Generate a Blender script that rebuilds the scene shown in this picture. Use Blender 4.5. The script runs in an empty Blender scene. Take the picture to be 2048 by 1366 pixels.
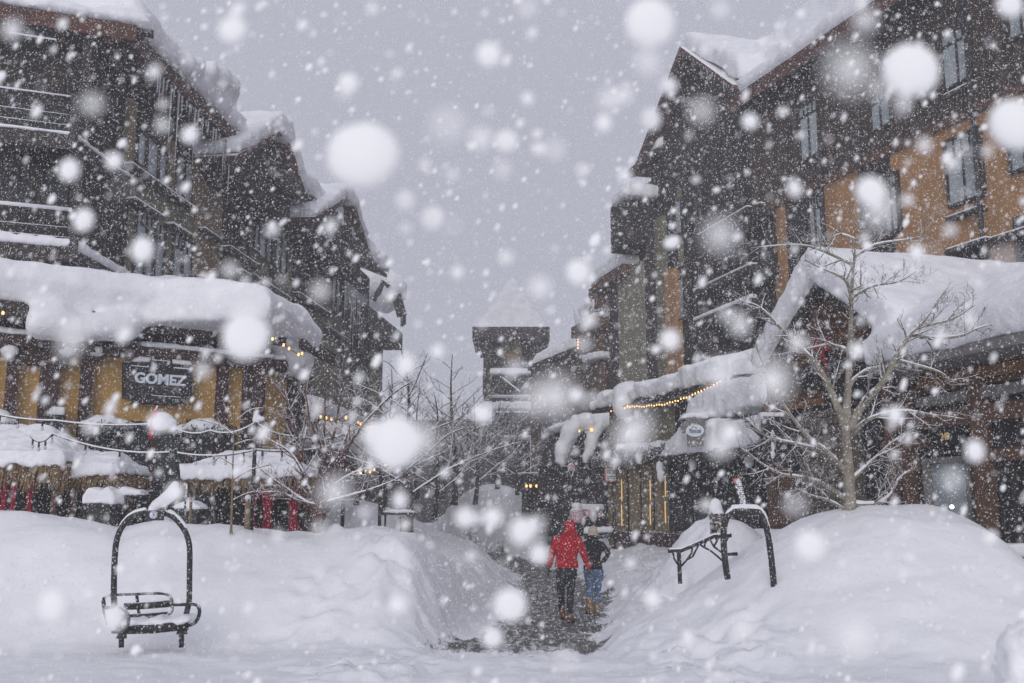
import bpy, bmesh, math, random
import numpy as np
from mathutils import Vector, Matrix, Quaternion

# ------------------------------------------------------------------ camera, sky, sun, exposure
FPX = 1991.0                                   # focal length for a 2048 px wide frame
TH = math.atan(340 / FPX)                      # camera pitch
CAM = Vector((0, 0, 1.95))
sc = bpy.context.scene
COL = sc.collection
cd = bpy.data.cameras.new("camera"); cam = bpy.data.objects.new("camera", cd); COL.objects.link(cam)
cd.sensor_width = 36; cd.lens = 36 * FPX / 2048; cd.clip_start = 0.02; cd.clip_end = 2000
cam.location = CAM; cam.rotation_euler = (math.pi / 2 + TH, 0, 0)
cd.dof.use_dof = True; cd.dof.focus_distance = 19; cd.dof.aperture_fstop = 2.3; cd.dof.aperture_blades = 0
sc.camera = cam
sc.view_settings.view_transform = 'Standard'; sc.view_settings.look = 'None'
sc.view_settings.exposure = 0.18; sc.view_settings.gamma = 1
sc.cycles.max_bounces = 6; sc.cycles.diffuse_bounces = 3; sc.cycles.volume_bounces = 1
sc.cycles.transparent_max_bounces = 8; sc.cycles.use_denoising = True

SUN_EL, SUN_AZ = math.radians(14), math.radians(8)   # behind the camera
w = bpy.data.worlds.new("World"); sc.world = w; w.use_nodes = True
nt = w.node_tree; nt.nodes.clear()
def N(nt, t, **k):
    n = nt.nodes.new(t)
    for a, b in k.items(): setattr(n, a, b)
    return n
sky = N(nt, 'ShaderNodeTexSky', sky_type='NISHITA', sun_disc=False, sun_elevation=SUN_EL, sun_rotation=math.pi + SUN_AZ)
geo = N(nt, 'ShaderNodeTexCoord'); sep = N(nt, 'ShaderNodeSeparateXYZ')
ramp = N(nt, 'ShaderNodeValToRGB')
e = ramp.color_ramp.elements
e[0].position = 0.0; e[0].color = (.385, .39, .46, 1)
e[1].position = 1.0; e[1].color = (.54, .55, .62, 1)
m_ = e.new(.45); m_.color = (.42, .425, .50, 1)
scl = N(nt, 'ShaderNodeVectorMath', operation='SCALE'); scl.inputs[3].default_value = 10
mix = N(nt, 'ShaderNodeMix', data_type='RGBA'); mix.inputs[0].default_value = .96
bg = N(nt, 'ShaderNodeBackground'); bg.inputs[1].default_value = .1
wo = N(nt, 'ShaderNodeOutputWorld'); L = nt.links.new
L(geo.outputs['Generated'], sep.inputs[0]); L(sep.outputs[2], ramp.inputs[0]); L(ramp.outputs[0], scl.inputs[0])
L(sky.outputs[0], mix.inputs[6]); L(scl.outputs[0], mix.inputs[7]); L(mix.outputs[2], bg.inputs[0]); L(bg.outputs[0], wo.inputs[0])
sd = bpy.data.lights.new("sun", 'SUN'); sd.energy = 1.35; sd.angle = math.radians(40); sd.color = (1, .985, .97)
so = bpy.data.objects.new("sun", sd); COL.objects.link(so); so.location = (0, -10, 40)
sdir = Vector((math.sin(SUN_AZ) * math.cos(SUN_EL), math.cos(SUN_AZ) * math.cos(SUN_EL), -math.sin(SUN_EL)))
so.rotation_euler = sdir.to_track_quat('-Z', 'Y').to_euler()

random.seed(7); rnd = random.random
rng = np.random.default_rng(5)
# ------------------------------------------------------------------ projection helpers
cT, sT = math.cos(TH), math.sin(TH)
def ray(px, py):
    r = (px - 1024) / FPX; u = (683 - py) / FPX
    return Vector((r, cT - u * sT, sT + u * cT))
def at(px, py, Y):
    d = ray(px, py); return CAM + d * (Y / d.y)
def onz(px, py, z):
    d = ray(px, py); return CAM + d * ((z - CAM.z) / d.z)
class Plane:
    """a vertical facade plane through the ground column seen at px, at distance Y, running towards vanishing x"""
    def __init__(s, px, Y, vpx):
        s.p = at(px, 1023, Y); s.p.z = 0
        d = ray(vpx, 1023); s.d = Vector((d.x, d.y, 0)).normalized()
        n = Vector((s.d.y, -s.d.x, 0))
        if n.dot(-s.p) < 0: n = -n
        s.n = n
    def uz(s, px, py, off=0):
        d = ray(px, py); o = s.p + s.n * off
        t = (o - CAM).dot(s.n) / d.dot(s.n)
        q = CAM + d * t
        return ((q - s.p).dot(s.d), q.z)
    def pt(s, u, z, off=0):
        v = s.p + s.d * u + s.n * off; return Vector((v.x, v.y, z))
# ------------------------------------------------------------------ mesh helpers
class MB:
    def __init__(s): s.v = []; s.f = []; s.sm = []; s.pc = []
    def pieces(s):
        out = []; e = s.pc[1:] + [(len(s.v), len(s.f))]
        for (v0, f0), (v1, f1) in zip(s.pc, e):
            m = MB(); m.add(s.v[v0:v1], [[i - v0 for i in f] for f in s.f[f0:f1]]); m.sm = s.sm[f0:f1]; out.append(m)
        return out
    def add(s, vs, fs, smooth=False):
        k = len(s.v); s.pc.append((k, len(s.f))); s.v += [tuple(v) for v in vs]
        for f in fs: s.f.append([i + k for i in f]); s.sm.append(smooth)
        return s
    def hexa(s, c):   # c: 4 bottom + 4 top
        return s.add(c, [(3, 2, 1, 0), (4, 5, 6, 7), (0, 1, 5, 4), (1, 2, 6, 5), (2, 3, 7, 6), (3, 0, 4, 7)])
    def box(s, x0, y0, z0, x1, y1, z1):
        return s.hexa([(x0, y0, z0), (x1, y0, z0), (x1, y1, z0), (x0, y1, z0), (x0, y0, z1), (x1, y0, z1), (x1, y1, z1), (x0, y1, z1)])
    def pbox(s, P, u0, u1, z0, z1, o0, o1):
        return s.hexa([P.pt(u0, z0, o0), P.pt(u1, z0, o0), P.pt(u1, z0, o1), P.pt(u0, z0, o1), P.pt(u0, z1, o0), P.pt(u1, z1, o0), P.pt(u1, z1, o1), P.pt(u0, z1, o1)])
    def rect(s, P, x0, y0, x1, y1, o0, o1, z0=None, z1=None):
        """pixel rectangle on plane; both y at the left end x0"""
        u0, zt = P.uz(x0, y0, o1); _, zb = P.uz(x0, y1, o1); u1, _ = P.uz(x1, (y0 + y1) / 2, o1)
        if z0 is not None: zb = z0
        if z1 is not None: zt = z1
        return s.pbox(P, u0, u1, zb, zt, o0, o1)
    def prism(s, P, poly, o0, o1):
        n = len(poly)
        vs = [P.pt(u, z, o0) for u, z in poly] + [P.pt(u, z, o1) for u, z in poly]
        fs = [tuple(range(n))[::-1], tuple(range(n, 2 * n))] + [(i, (i + 1) % n, n + (i + 1) % n, n + i) for i in range(n)]
        return s.add(vs, fs)
    def pxprism(s, P, poly, o0, o1, off=None):
        off = o1 if off is None else off
        return s.prism(P, [P.uz(x, y, off) for x, y in poly], o0, o1)
    def section(s, P, u0, u1, sec):      # cross-section (off, z) extruded along the facade
        n = len(sec)
        vs = [P.pt(u0, z, o) for o, z in sec] + [P.pt(u1, z, o) for o, z in sec]
        fs = [tuple(range(n))[::-1], tuple(range(n, 2 * n))] + [(i, (i + 1) % n, n + (i + 1) % n, n + i) for i in range(n)]
        return s.add(vs, fs)
    def tube(s, pts, rad, sides=8, smooth=True, sq=1.0):
        pts = [Vector(p) for p in pts]; n = len(pts)
        if not hasattr(rad, '__len__'): rad = [rad] * n
        vs = []; prev = None
        for i, p in enumerate(pts):
            d = (pts[min(i + 1, n - 1)] - pts[max(i - 1, 0)])
            d = d.normalized() if d.length > 1e-9 else Vector((0, 0, 1))
            if prev is None:
                a = Vector((1, 0, 0)) if abs(d.x) < .8 else Vector((0, 1, 0)); a = (a - d * a.dot(d)).normalized()
            else:
                a = prev - d * prev.dot(d); a = a.normalized() if a.length > 1e-6 else d.orthogonal().normalized()
            prev = a; b = d.cross(a); r = rad[i]
            rx, ry = (r if hasattr(r, '__len__') else (r, r * sq))
            for k in range(sides):
                t = 2 * math.pi * k / sides
                vs.append(p + a * (math.cos(t) * rx) + b * (math.sin(t) * ry))
        fs = [(i * sides + k, i * sides + (k + 1) % sides, (i + 1) * sides + (k + 1) % sides, (i + 1) * sides + k) for i in range(n - 1) for k in range(sides)]
        fs += [tuple(range(sides))[::-1], tuple(range((n - 1) * sides, n * sides))]
        return s.add(vs, fs, smooth)
    def ball(s, c, r, seg=12, rings=8):
        c = Vector(c); r = r if hasattr(r, '__len__') else (r, r, r); vs = [c + Vector((0, 0, r[2]))]
        for i in range(1, rings):
            a = math.pi * i / rings
            for k in range(seg):
                t = 2 * math.pi * k / seg
                vs.append(c + Vector((math.sin(a) * math.cos(t) * r[0], math.sin(a) * math.sin(t) * r[1], math.cos(a) * r[2])))
        vs.append(c - Vector((0, 0, r[2]))); e_ = len(vs) - 1
        fs = [(0, 1 + k, 1 + (k + 1) % seg) for k in range(seg)]
        for i in range(rings - 2):
            for k in range(seg):
                a, b = 1 + i * seg + k, 1 + i * seg + (k + 1) % seg
                fs.append((a, a + seg, b + seg, b))
        q = 1 + (rings - 2) * seg
        fs += [(e_, q + (k + 1) % seg, q + k) for k in range(seg)]
        return s.add(vs, fs, True)
    def extend(s, o):
        k = len(s.v); s.pc += [(a + k, b + len(s.f)) for a, b in o.pc]; s.v += o.v; s.f += [[i + k for i in f] for f in o.f]; s.sm += o.sm
        return s

def rootof(o):
    while o.parent: o = o.parent
    return o
SPLIT = {'post', 'rafter', 'pilaster', 'sill', 'ledge', 'downpipe', 'wall_panel', 'corner_board', 'trim_board', 'beam', 'pier', 'recess', 'eave_box', 'light_strip', 'brace', 'truss_board', 'crossbar', 'icicle', 'siding', 'stone', 'eave', 'bracket', 'trim', 'strut', 'frame_bar', 'sill_snow', 'ledge_snow', 'snow_clump', 'wall', 'gable_wall', 'eave_beam', 'clock_hand', 'railing_bar', 'fascia', 'balcony', 'rail_snow', 'shopfront', 'balcony_snow', 'post_snow', 'arm_snow'}
def obj(name, mb, mat, parent=None, label=None):
    if name in SPLIT and parent is not None and len(mb.pc) > 1:
        os_ = [obj(name, q, mat, parent, label) for q in mb.pieces()]
        return os_[0]
    if parent is not None: base = Vector(rootof(parent).location)
    else:
        a = np.array(mb.v); base = Vector(((a[:, 0].min() + a[:, 0].max()) / 2, (a[:, 1].min() + a[:, 1].max()) / 2, a[:, 2].min()))
    me = bpy.data.meshes.new(name)
    me.from_pydata([(x - base.x, y - base.y, z - base.z) for x, y, z in mb.v], [], mb.f)
    me.polygons.foreach_set('use_smooth', mb.sm)
    me.materials.append(mat); me.update()
    if name not in NOFIX:
        bm = bmesh.new(); bm.from_mesh(me); bmesh.ops.recalc_face_normals(bm, faces=bm.faces); bm.to_mesh(me); bm.free()
    o = bpy.data.objects.new(name, me); COL.objects.link(o)
    if parent is not None: o.parent = parent
    else: o.location = base
    if label: o['label'] = label
    return o
NOFIX = {'falling_snow', 'twigs'}
def tag(o, label=None, cat=None, group=None, kind=None):
    if label: o['label'] = label
    if cat: o['category'] = cat
    if group: o['group'] = group
    if kind: o['kind'] = kind
    return o
def thing(name, label, cat, loc, group=None, kind=None):
    o = bpy.data.objects.new(name, None); COL.objects.link(o); o.location = loc; o.empty_display_size = .2
    return tag(o, label, cat, group, kind)
def softsnow(name, mb, parent=None, voxel=.12, it=10, disp=.08, scale=.9, mat=None, label=None):
    if name in SPLIT and len(mb.pc) > 1:
        return [softsnow(name, q, parent, voxel, it, disp, scale, mat, label) for q in mb.pieces()][0]
    o = obj(name, mb, mat or M['snow'], parent, label)
    r = o.modifiers.new('r', 'REMESH'); r.mode = 'VOXEL'; r.voxel_size = voxel; r.use_smooth_shade = True
    s_ = o.modifiers.new('s', 'SMOOTH'); s_.factor = .5; s_.iterations = it
    if disp:
        t = bpy.data.textures.new('snow_lumps', 'CLOUDS'); t.noise_scale = scale; t.noise_depth = 3
        d = o.modifiers.new('d', 'DISPLACE'); d.texture = t; d.strength = disp * 2; d.mid_level = .5; d.texture_coords = 'LOCAL'
    return o
# ------------------------------------------------------------------ materials
M = {}
def mat(name, c1, c2=None, scale=3, rough=.8, stretch=(1, 1, 1), snow=None, bump=0, bscale=20, planks=None, emit=None, metal=0, spots=None):
    m = bpy.data.materials.new(name); m.use_nodes = True; nt = m.node_tree; p = nt.nodes['Principled BSDF']
    Lk = nt.links.new
    p.inputs['Roughness'].default_value = rough; p.inputs['Metallic'].default_value = metal
    p.inputs['Specular IOR Level'].default_value = .3
    tc = N(nt, 'ShaderNodeTexCoord'); mp = N(nt, 'ShaderNodeMapping'); mp.inputs['Scale'].default_value = stretch
    Lk(tc.outputs['Object'], mp.inputs[0])
    no = N(nt, 'ShaderNodeTexNoise'); no.inputs['Scale'].default_value = scale; no.inputs['Detail'].default_value = 5
    Lk(mp.outputs[0], no.inputs['Vector'])
    mx = N(nt, 'ShaderNodeMix', data_type='RGBA'); mx.inputs[6].default_value = (*c1, 1); mx.inputs[7].default_value = (*(c2 or c1), 1)
    mr = N(nt, 'ShaderNodeMapRange'); mr.inputs[1].default_value = .35; mr.inputs[2].default_value = .65
    Lk(no.outputs[0], mr.inputs[0]); Lk(mr.outputs[0], mx.inputs[0]); out = mx.outputs[2]
    hgt = None
    if planks:                                # board joints every `planks` metres; 'h' horizontal or 'v' vertical
        width, way = planks
        sx = N(nt, 'ShaderNodeSeparateXYZ'); Lk(tc.outputs['Object'], sx.inputs[0])
        if way == 'v':
            ad = N(nt, 'ShaderNodeMath', operation='ADD'); Lk(sx.outputs[0], ad.inputs[0]); Lk(sx.outputs[1], ad.inputs[1]); src = ad.outputs[0]
        else: src = sx.outputs[2]
        dv = N(nt, 'ShaderNodeMath', operation='DIVIDE'); Lk(src, dv.inputs[0]); dv.inputs[1].default_value = width
        fr = N(nt, 'ShaderNodeMath', operation='FRACT'); Lk(dv.outputs[0], fr.inputs[0])
        fl = N(nt, 'ShaderNodeMath', operation='FLOOR'); Lk(dv.outputs[0], fl.inputs[0])
        wn = N(nt, 'ShaderNodeTexWhiteNoise', noise_dimensions='1D'); Lk(fl.outputs[0], wn.inputs['W'])
        lt = N(nt, 'ShaderNodeMath', operation='GREATER_THAN'); Lk(fr.outputs[0], lt.inputs[0]); lt.inputs[1].default_value = .12
        hv = N(nt, 'ShaderNodeMapRange'); Lk(wn.outputs[0], hv.inputs[0]); hv.inputs[3].default_value = .65; hv.inputs[4].default_value = 1.25
        mu = N(nt, 'ShaderNodeMath', operation='MULTIPLY'); Lk(lt.outputs[0], mu.inputs[0]); Lk(hv.outputs[0], mu.inputs[1])
        ma = N(nt, 'ShaderNodeMath', operation='MAXIMUM'); Lk(mu.outputs[0], ma.inputs[0]); ma.inputs[1].default_value = .3
        vs = N(nt, 'ShaderNodeVectorMath', operation='SCALE'); Lk(out, vs.inputs[0]); Lk(ma.outputs[0], vs.inputs[3]); out = vs.outputs[0]
        hgt = lt.outputs[0]
    if snow is not None:                      # snow lying on whatever faces up
        ge = N(nt, 'ShaderNodeNewGeometry'); s2 = N(nt, 'ShaderNodeSeparateXYZ'); Lk(ge.outputs['Normal'], s2.inputs[0])
        n2 = N(nt, 'ShaderNodeTexNoise'); n2.inputs['Scale'].default_value = 9; n2.inputs['Detail'].default_value = 4; Lk(tc.outputs['Object'], n2.inputs['Vector'])
        m2 = N(nt, 'ShaderNodeMath', operation='MULTIPLY_ADD'); Lk(n2.outputs[0], m2.inputs[0]); m2.inputs[1].default_value = .9; Lk(s2.outputs[2], m2.inputs[2])
        r2 = N(nt, 'ShaderNodeMapRange'); Lk(m2.outputs[0], r2.inputs[0]); r2.inputs[1].default_value = snow + .35; r2.inputs[2].default_value = snow + .55
        m3 = N(nt, 'ShaderNodeMix', data_type='RGBA'); Lk(r2.outputs[0], m3.inputs[0]); Lk(out, m3.inputs[6]); m3.inputs[7].default_value = (.83, .83, .86, 1); out = m3.outputs[2]
    if spots:                                 # wind-blown snow stuck to the surface
        n4 = N(nt, 'ShaderNodeTexNoise'); n4.inputs['Scale'].default_value = 38; n4.inputs['Detail'].default_value = 3; Lk(tc.outputs['Object'], n4.inputs['Vector'])
        r4 = N(nt, 'ShaderNodeMapRange'); Lk(n4.outputs[0], r4.inputs[0]); r4.inputs[1].default_value = spots; r4.inputs[2].default_value = spots + .04
        m4 = N(nt, 'ShaderNodeMix', data_type='RGBA'); Lk(r4.outputs[0], m4.inputs[0]); Lk(out, m4.inputs[6]); m4.inputs[7].default_value = (.8, .8, .84, 1); out = m4.outputs[2]
    Lk(out, p.inputs['Base Color'])
    if bump:
        nb = N(nt, 'ShaderNodeTexNoise'); nb.inputs['Scale'].default_value = bscale; nb.inputs['Detail'].default_value = 6; Lk(mp.outputs[0], nb.inputs['Vector'])
        bu = N(nt, 'ShaderNodeBump'); bu.inputs['Strength'].default_value = bump; bu.inputs['Distance'].default_value = .05
        Lk(nb.outputs[0], bu.inputs['Height']); Lk(bu.outputs[0], p.inputs['Normal'])
    if emit:
        p.inputs['Emission Color'].default_value = (*emit[:3], 1); p.inputs['Emission Strength'].default_value = emit[3]
    M[name] = m; return m
SN = (.82, .825, .86)
mat('snow', SN, (.73, .735, .775), 2, .6, bump=.5, bscale=7)
mat('fine_snow', SN, (.75, .755, .79), 6, .6, bump=.2, bscale=40)
mat('frosted_roof', (.68, .68, .72), (.58, .58, .62), 2, .7)
mat('stucco_beige', (.27, .25, .18), (.21, .195, .14), 1.5, .9, bump=.2)
mat('fresh_snow', (.93, .93, .95), (.9, .9, .92), 6, .6, bump=.2, bscale=40)
mat('dark_wood', (.024, .019, .017), (.042, .034, .029), 2, .85, (1, 1, .3), snow=.55, planks=(.24, 'v'))
mat('dark_beam', (.026, .02, .018), (.045, .034, .03), 4, .8, snow=.45, spots=.66)
mat('red_brown', (.095, .042, .03), (.065, .035, .028), 3, .8, snow=.55)
mat('maroon', (.06, .028, .024), (.04, .022, .02), 3, .8, snow=.55, spots=.68)
mat('siding', (.075, .052, .04), (.05, .037, .03), 2, .85, (1, 1, .2), planks=(.17, 'v'), bump=.3)
mat('siding_warm', (.21, .10, .035), (.15, .07, .027), 2, .8, (1, 1, .3), planks=(.22, 'h'), bump=.3)
mat('wood_brown', (.12, .062, .035), (.08, .045, .028), 3, .8, snow=.5, spots=.68)
mat('stucco_orange', (.40, .22, .095), (.33, .18, .08), 2, .9, bump=.2)
mat('stucco_ochre', (.50, .30, .09), (.42, .25, .075), 1.5, .9, bump=.2)
mat('stucco_olive', (.19, .18, .12), (.14, .135, .09), 1.5, .9, bump=.2)
mat('stucco_tan', (.23, .175, .105), (.18, .135, .08), 1.5, .9, bump=.2)
mat('brick_brown', (.10, .066, .045), (.075, .05, .036), 2, .9, planks=(.1, 'h'))
mat('frame_dark', (.03, .026, .024), (.04, .033, .03), 3, .6)
mat('glass', (.36, .40, .42), (.27, .31, .33), .8, .12)
mat('glass_dark', (.02, .022, .026), (.045, .05, .055), 1.2, .1)
mat('metal_black', (.018, .018, .02), (.03, .03, .032), 6, .5, snow=.8, spots=.66)
mat('metal_plain', (.018, .017, .018), rough=.7)
mat('metal_white', (.03, .03, .035), (.05, .05, .055), 6, .5, snow=.35, spots=.52)
mat('bark_pale', (.30, .27, .215), (.17, .15, .12), 9, .9, (1, 1, .5), snow=.62, bump=.5, bscale=30, spots=.72)
mat('bark_twig', (.12, .095, .07), (.08, .062, .048), 8, .9, snow=.38)
mat('bark_red', (.11, .06, .048), (.08, .045, .038), 8, .9, snow=.42)
mat('bark_dark', (.05, .042, .034), (.035, .03, .025), 8, .9, snow=.35)
mat('straw', (.30, .20, .10), (.16, .10, .05), 14, .95, (1, 1, .15))
mat('cloth_red', (.30, .016, .04), (.2, .01, .028), 5, .9)
mat('stone', (.15, .125, .095), (.08, .07, .058), 5, .9, bump=.8, bscale=8)
mat('needles', (.022, .035, .022), (.045, .055, .035), 20, .9, snow=.45)
mat('leaf_brown', (.12, .07, .035), (.07, .045, .025), 20, .9, snow=.5)
mat('sign_dark', (.018, .016, .02), (.035, .03, .033), 5, .7, spots=.70)
mat('sign_grey', (.20, .19, .18), (.15, .145, .14), 4, .7)
mat('letter', (.62, .68, .76), rough=.5)
mat('gold', (.75, .55, .25), rough=.4)
mat('orange', (.50, .13, .04), rough=.6)
mat('pink', (.45, .12, .2), (.35, .1, .16), 6, .7, snow=.5, spots=.5)
mat('green', (.03, .2, .07), rough=.6)
mat('white_paint', (.72, .72, .75), rough=.6)
mat('black_ink', (.02, .02, .025), rough=.6)
mat('bulb_warm', (1, .7, .3), rough=.4, emit=(1, .5, .14, 1.9))
mat('bulb_off', (.5, .5, .52), rough=.2)
mat('strip_warm', (1, .7, .3), rough=.4, emit=(1, .56, .14, .38))
mat('lamp_white', (1, 1, 1), rough=.4, emit=(1, .97, .9, 5))  # emits in place of the reflection in the chalet door glass
mat('jacket_red', (.40, .008, .018), (.30, .006, .014), 12, .7, snow=.88, spots=.69, bump=.6, bscale=14)
mat('jacket_black', (.014, .014, .017), (.022, .022, .026), 12, .75, snow=.93, spots=.70, bump=.6, bscale=14)
mat('trouser_black', (.022, .023, .028), (.035, .037, .043), 9, .85, spots=.69, bump=.6, bscale=12)
mat('jeans', (.085, .125, .21), (.12, .17, .27), 9, .9, spots=.72, bump=.5, bscale=12)
mat('knit_cream', (.62, .55, .42), (.5, .43, .33), 40, .95, bump=1, bscale=60)
mat('knit_red', (.38, .01, .02), (.28, .008, .015), 40, .95, bump=.8, bscale=60)
mat('glove', (.05, .05, .058), (.09, .09, .1), 20, .9, spots=.66)
mat('leather_tan', (.25, .16, .08), (.18, .115, .055), 10, .75)
mat('leather_rust', (.22, .10, .05), (.16, .075, .038), 10, .75)
mat('rubber', (.02, .02, .02), rough=.8)
mat('skin', (.5, .3, .22), rough=.6)
mat('ski_red', (.5, .01, .03), rough=.4, snow=.7)
def icemat():
    m = mat('ice', (.55, .58, .62), rough=.15); p = m.node_tree.nodes['Principled BSDF']; p.inputs['Transmission Weight'].default_value = .4; p.inputs['IOR'].default_value = 1.31
icemat()
# falling flakes: thin ice clumps that pass some light
m = bpy.data.materials.new('flake'); m.use_nodes = True; nt = m.node_tree; nt.nodes.clear()
a = N(nt, 'ShaderNodeBsdfDiffuse'); a.inputs[0].default_value = (.97, .97, .98, 1); b = N(nt, 'ShaderNodeBsdfTranslucent'); b.inputs[0].default_value = (.97, .97, .98, 1)
c = N(nt, 'ShaderNodeMixShader'); c.inputs[0].default_value = .10; o = N(nt, 'ShaderNodeOutputMaterial')
nt.links.new(a.outputs[0], c.inputs[1]); nt.links.new(b.outputs[0], c.inputs[2]); nt.links.new(c.outputs[0], o.inputs[0]); M['flake'] = m
# trodden ground: clean snow / slush by the mesh attribute 'slush'
m = bpy.data.materials.new('snow_ground'); m.use_nodes = True; nt = m.node_tree; p = nt.nodes['Principled BSDF']; Lk = nt.links.new
at_ = N(nt, 'ShaderNodeAttribute', attribute_name='slush'); tc = N(nt, 'ShaderNodeTexCoord')
mp = N(nt, 'ShaderNodeMapping'); mp.inputs['Scale'].default_value = (1.35, .5, 1); Lk(tc.outputs['Object'], mp.inputs[0])
n1 = N(nt, 'ShaderNodeTexNoise'); n1.inputs['Scale'].default_value = 5.5; n1.inputs['Detail'].default_value = 8; n1.inputs['Roughness'].default_value = .72; Lk(mp.outputs[0], n1.inputs['Vector'])
ma = N(nt, 'ShaderNodeMath', operation='MULTIPLY_ADD'); Lk(n1.outputs[0], ma.inputs[0]); ma.inputs[1].default_value = -1.7; Lk(at_.outputs['Fac'], ma.inputs[2])
mr = N(nt, 'ShaderNodeMapRange'); Lk(ma.outputs[0], mr.inputs[0]); mr.inputs[1].default_value = -.2; mr.inputs[2].default_value = .1
mx = N(nt, 'ShaderNodeMix', data_type='RGBA'); mx.inputs[6].default_value = (*SN, 1); mx.inputs[7].default_value = (.10, .095, .09, 1)
Lk(mr.outputs[0], mx.inputs[0]); Lk(mx.outputs[2], p.inputs['Base Color']); p.inputs['Roughness'].default_value = .6; p.inputs['Specular IOR Level'].default_value = .3
n2 = N(nt, 'ShaderNodeTexNoise'); n2.inputs['Scale'].default_value = 7; n2.inputs['Detail'].default_value = 7; Lk(tc.outputs['Object'], n2.inputs['Vector'])
bu = N(nt, 'ShaderNodeBump'); bu.inputs['Strength'].default_value = .35; bu.inputs['Distance'].default_value = .05; Lk(n2.outputs[0], bu.inputs['Height']); Lk(bu.outputs[0], p.inputs['Normal'])
M['snow_ground'] = m

# ------------------------------------------------------------------ terrain
_perm = rng.permutation(256); _val = rng.random(256) * 2 - 1
def vnoise(x, y):
    xi = np.floor(x).astype(int); yi = np.floor(y).astype(int); fx = x - xi; fy = y - yi
    fx = fx * fx * (3 - 2 * fx); fy = fy * fy * (3 - 2 * fy)
    h = lambda a, b: _val[_perm[(_perm[a & 255] + b) & 255]]
    return (h(xi, yi) * (1 - fx) + h(xi + 1, yi) * fx) * (1 - fy) + (h(xi, yi + 1) * (1 - fx) + h(xi + 1, yi + 1) * fx) * fy
def fbm(x, y, o=4):
    s = 0; a = 1; t = 0
    for k in range(o): s = s + a * vnoise(x * 2 ** k + 17 * k, y * 2 ** k + 31 * k); t += a; a *= .5
    return s / t
def ss(t): t = np.clip(t, 0, 1); return t * t * (3 - 2 * t)
PATH = [onz(x, y, 0) for x, y in ((1070, 1366), (1040, 1310), (1068, 1272), (1120, 1225), (1130, 1195), (1105, 1160), (1060, 1136), (1000, 1116), (930, 1104), (840, 1097))]
PATH = [(PATH[0].x, 6.0)] + [(p.x, p.y) for p in PATH]
def pathdist(X, Y):
    best = np.full(X.shape, 1e9); side = np.zeros(X.shape)
    for (ax, ay), (bx, by) in zip(PATH[:-1], PATH[1:]):
        dx, dy = bx - ax, by - ay; t = np.clip(((X - ax) * dx + (Y - ay) * dy) / (dx * dx + dy * dy), 0, 1)
        qx, qy = X - ax - t * dx, Y - ay - t * dy; d = np.hypot(qx, qy); k = d < best
        best = np.where(k, d, best); side = np.where(k, np.sign(dx * qy - dy * qx), side)   # +1 left of the path
    return best, side
def bump2(X, Y, cx, cy, rx, ry, z, p=2.0):
    r = ((np.abs(X - cx) / rx) ** p + (np.abs(Y - cy) / ry) ** p); return z * np.exp(-r)
def smax(a, b, k=.25):
    h = np.clip(.5 + .5 * (a - b) / k, 0, 1); return b * (1 - h) + a * h + k * h * (1 - h)
_px = np.array([-400, 0, 150, 250, 330, 450, 560, 640, 740, 830, 880, 930, 990]); _py = np.array([1015, 1018, 1034, 1052, 1034, 1056, 1062, 1064, 1056, 1062, 1082, 1105, 1135])
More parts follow.
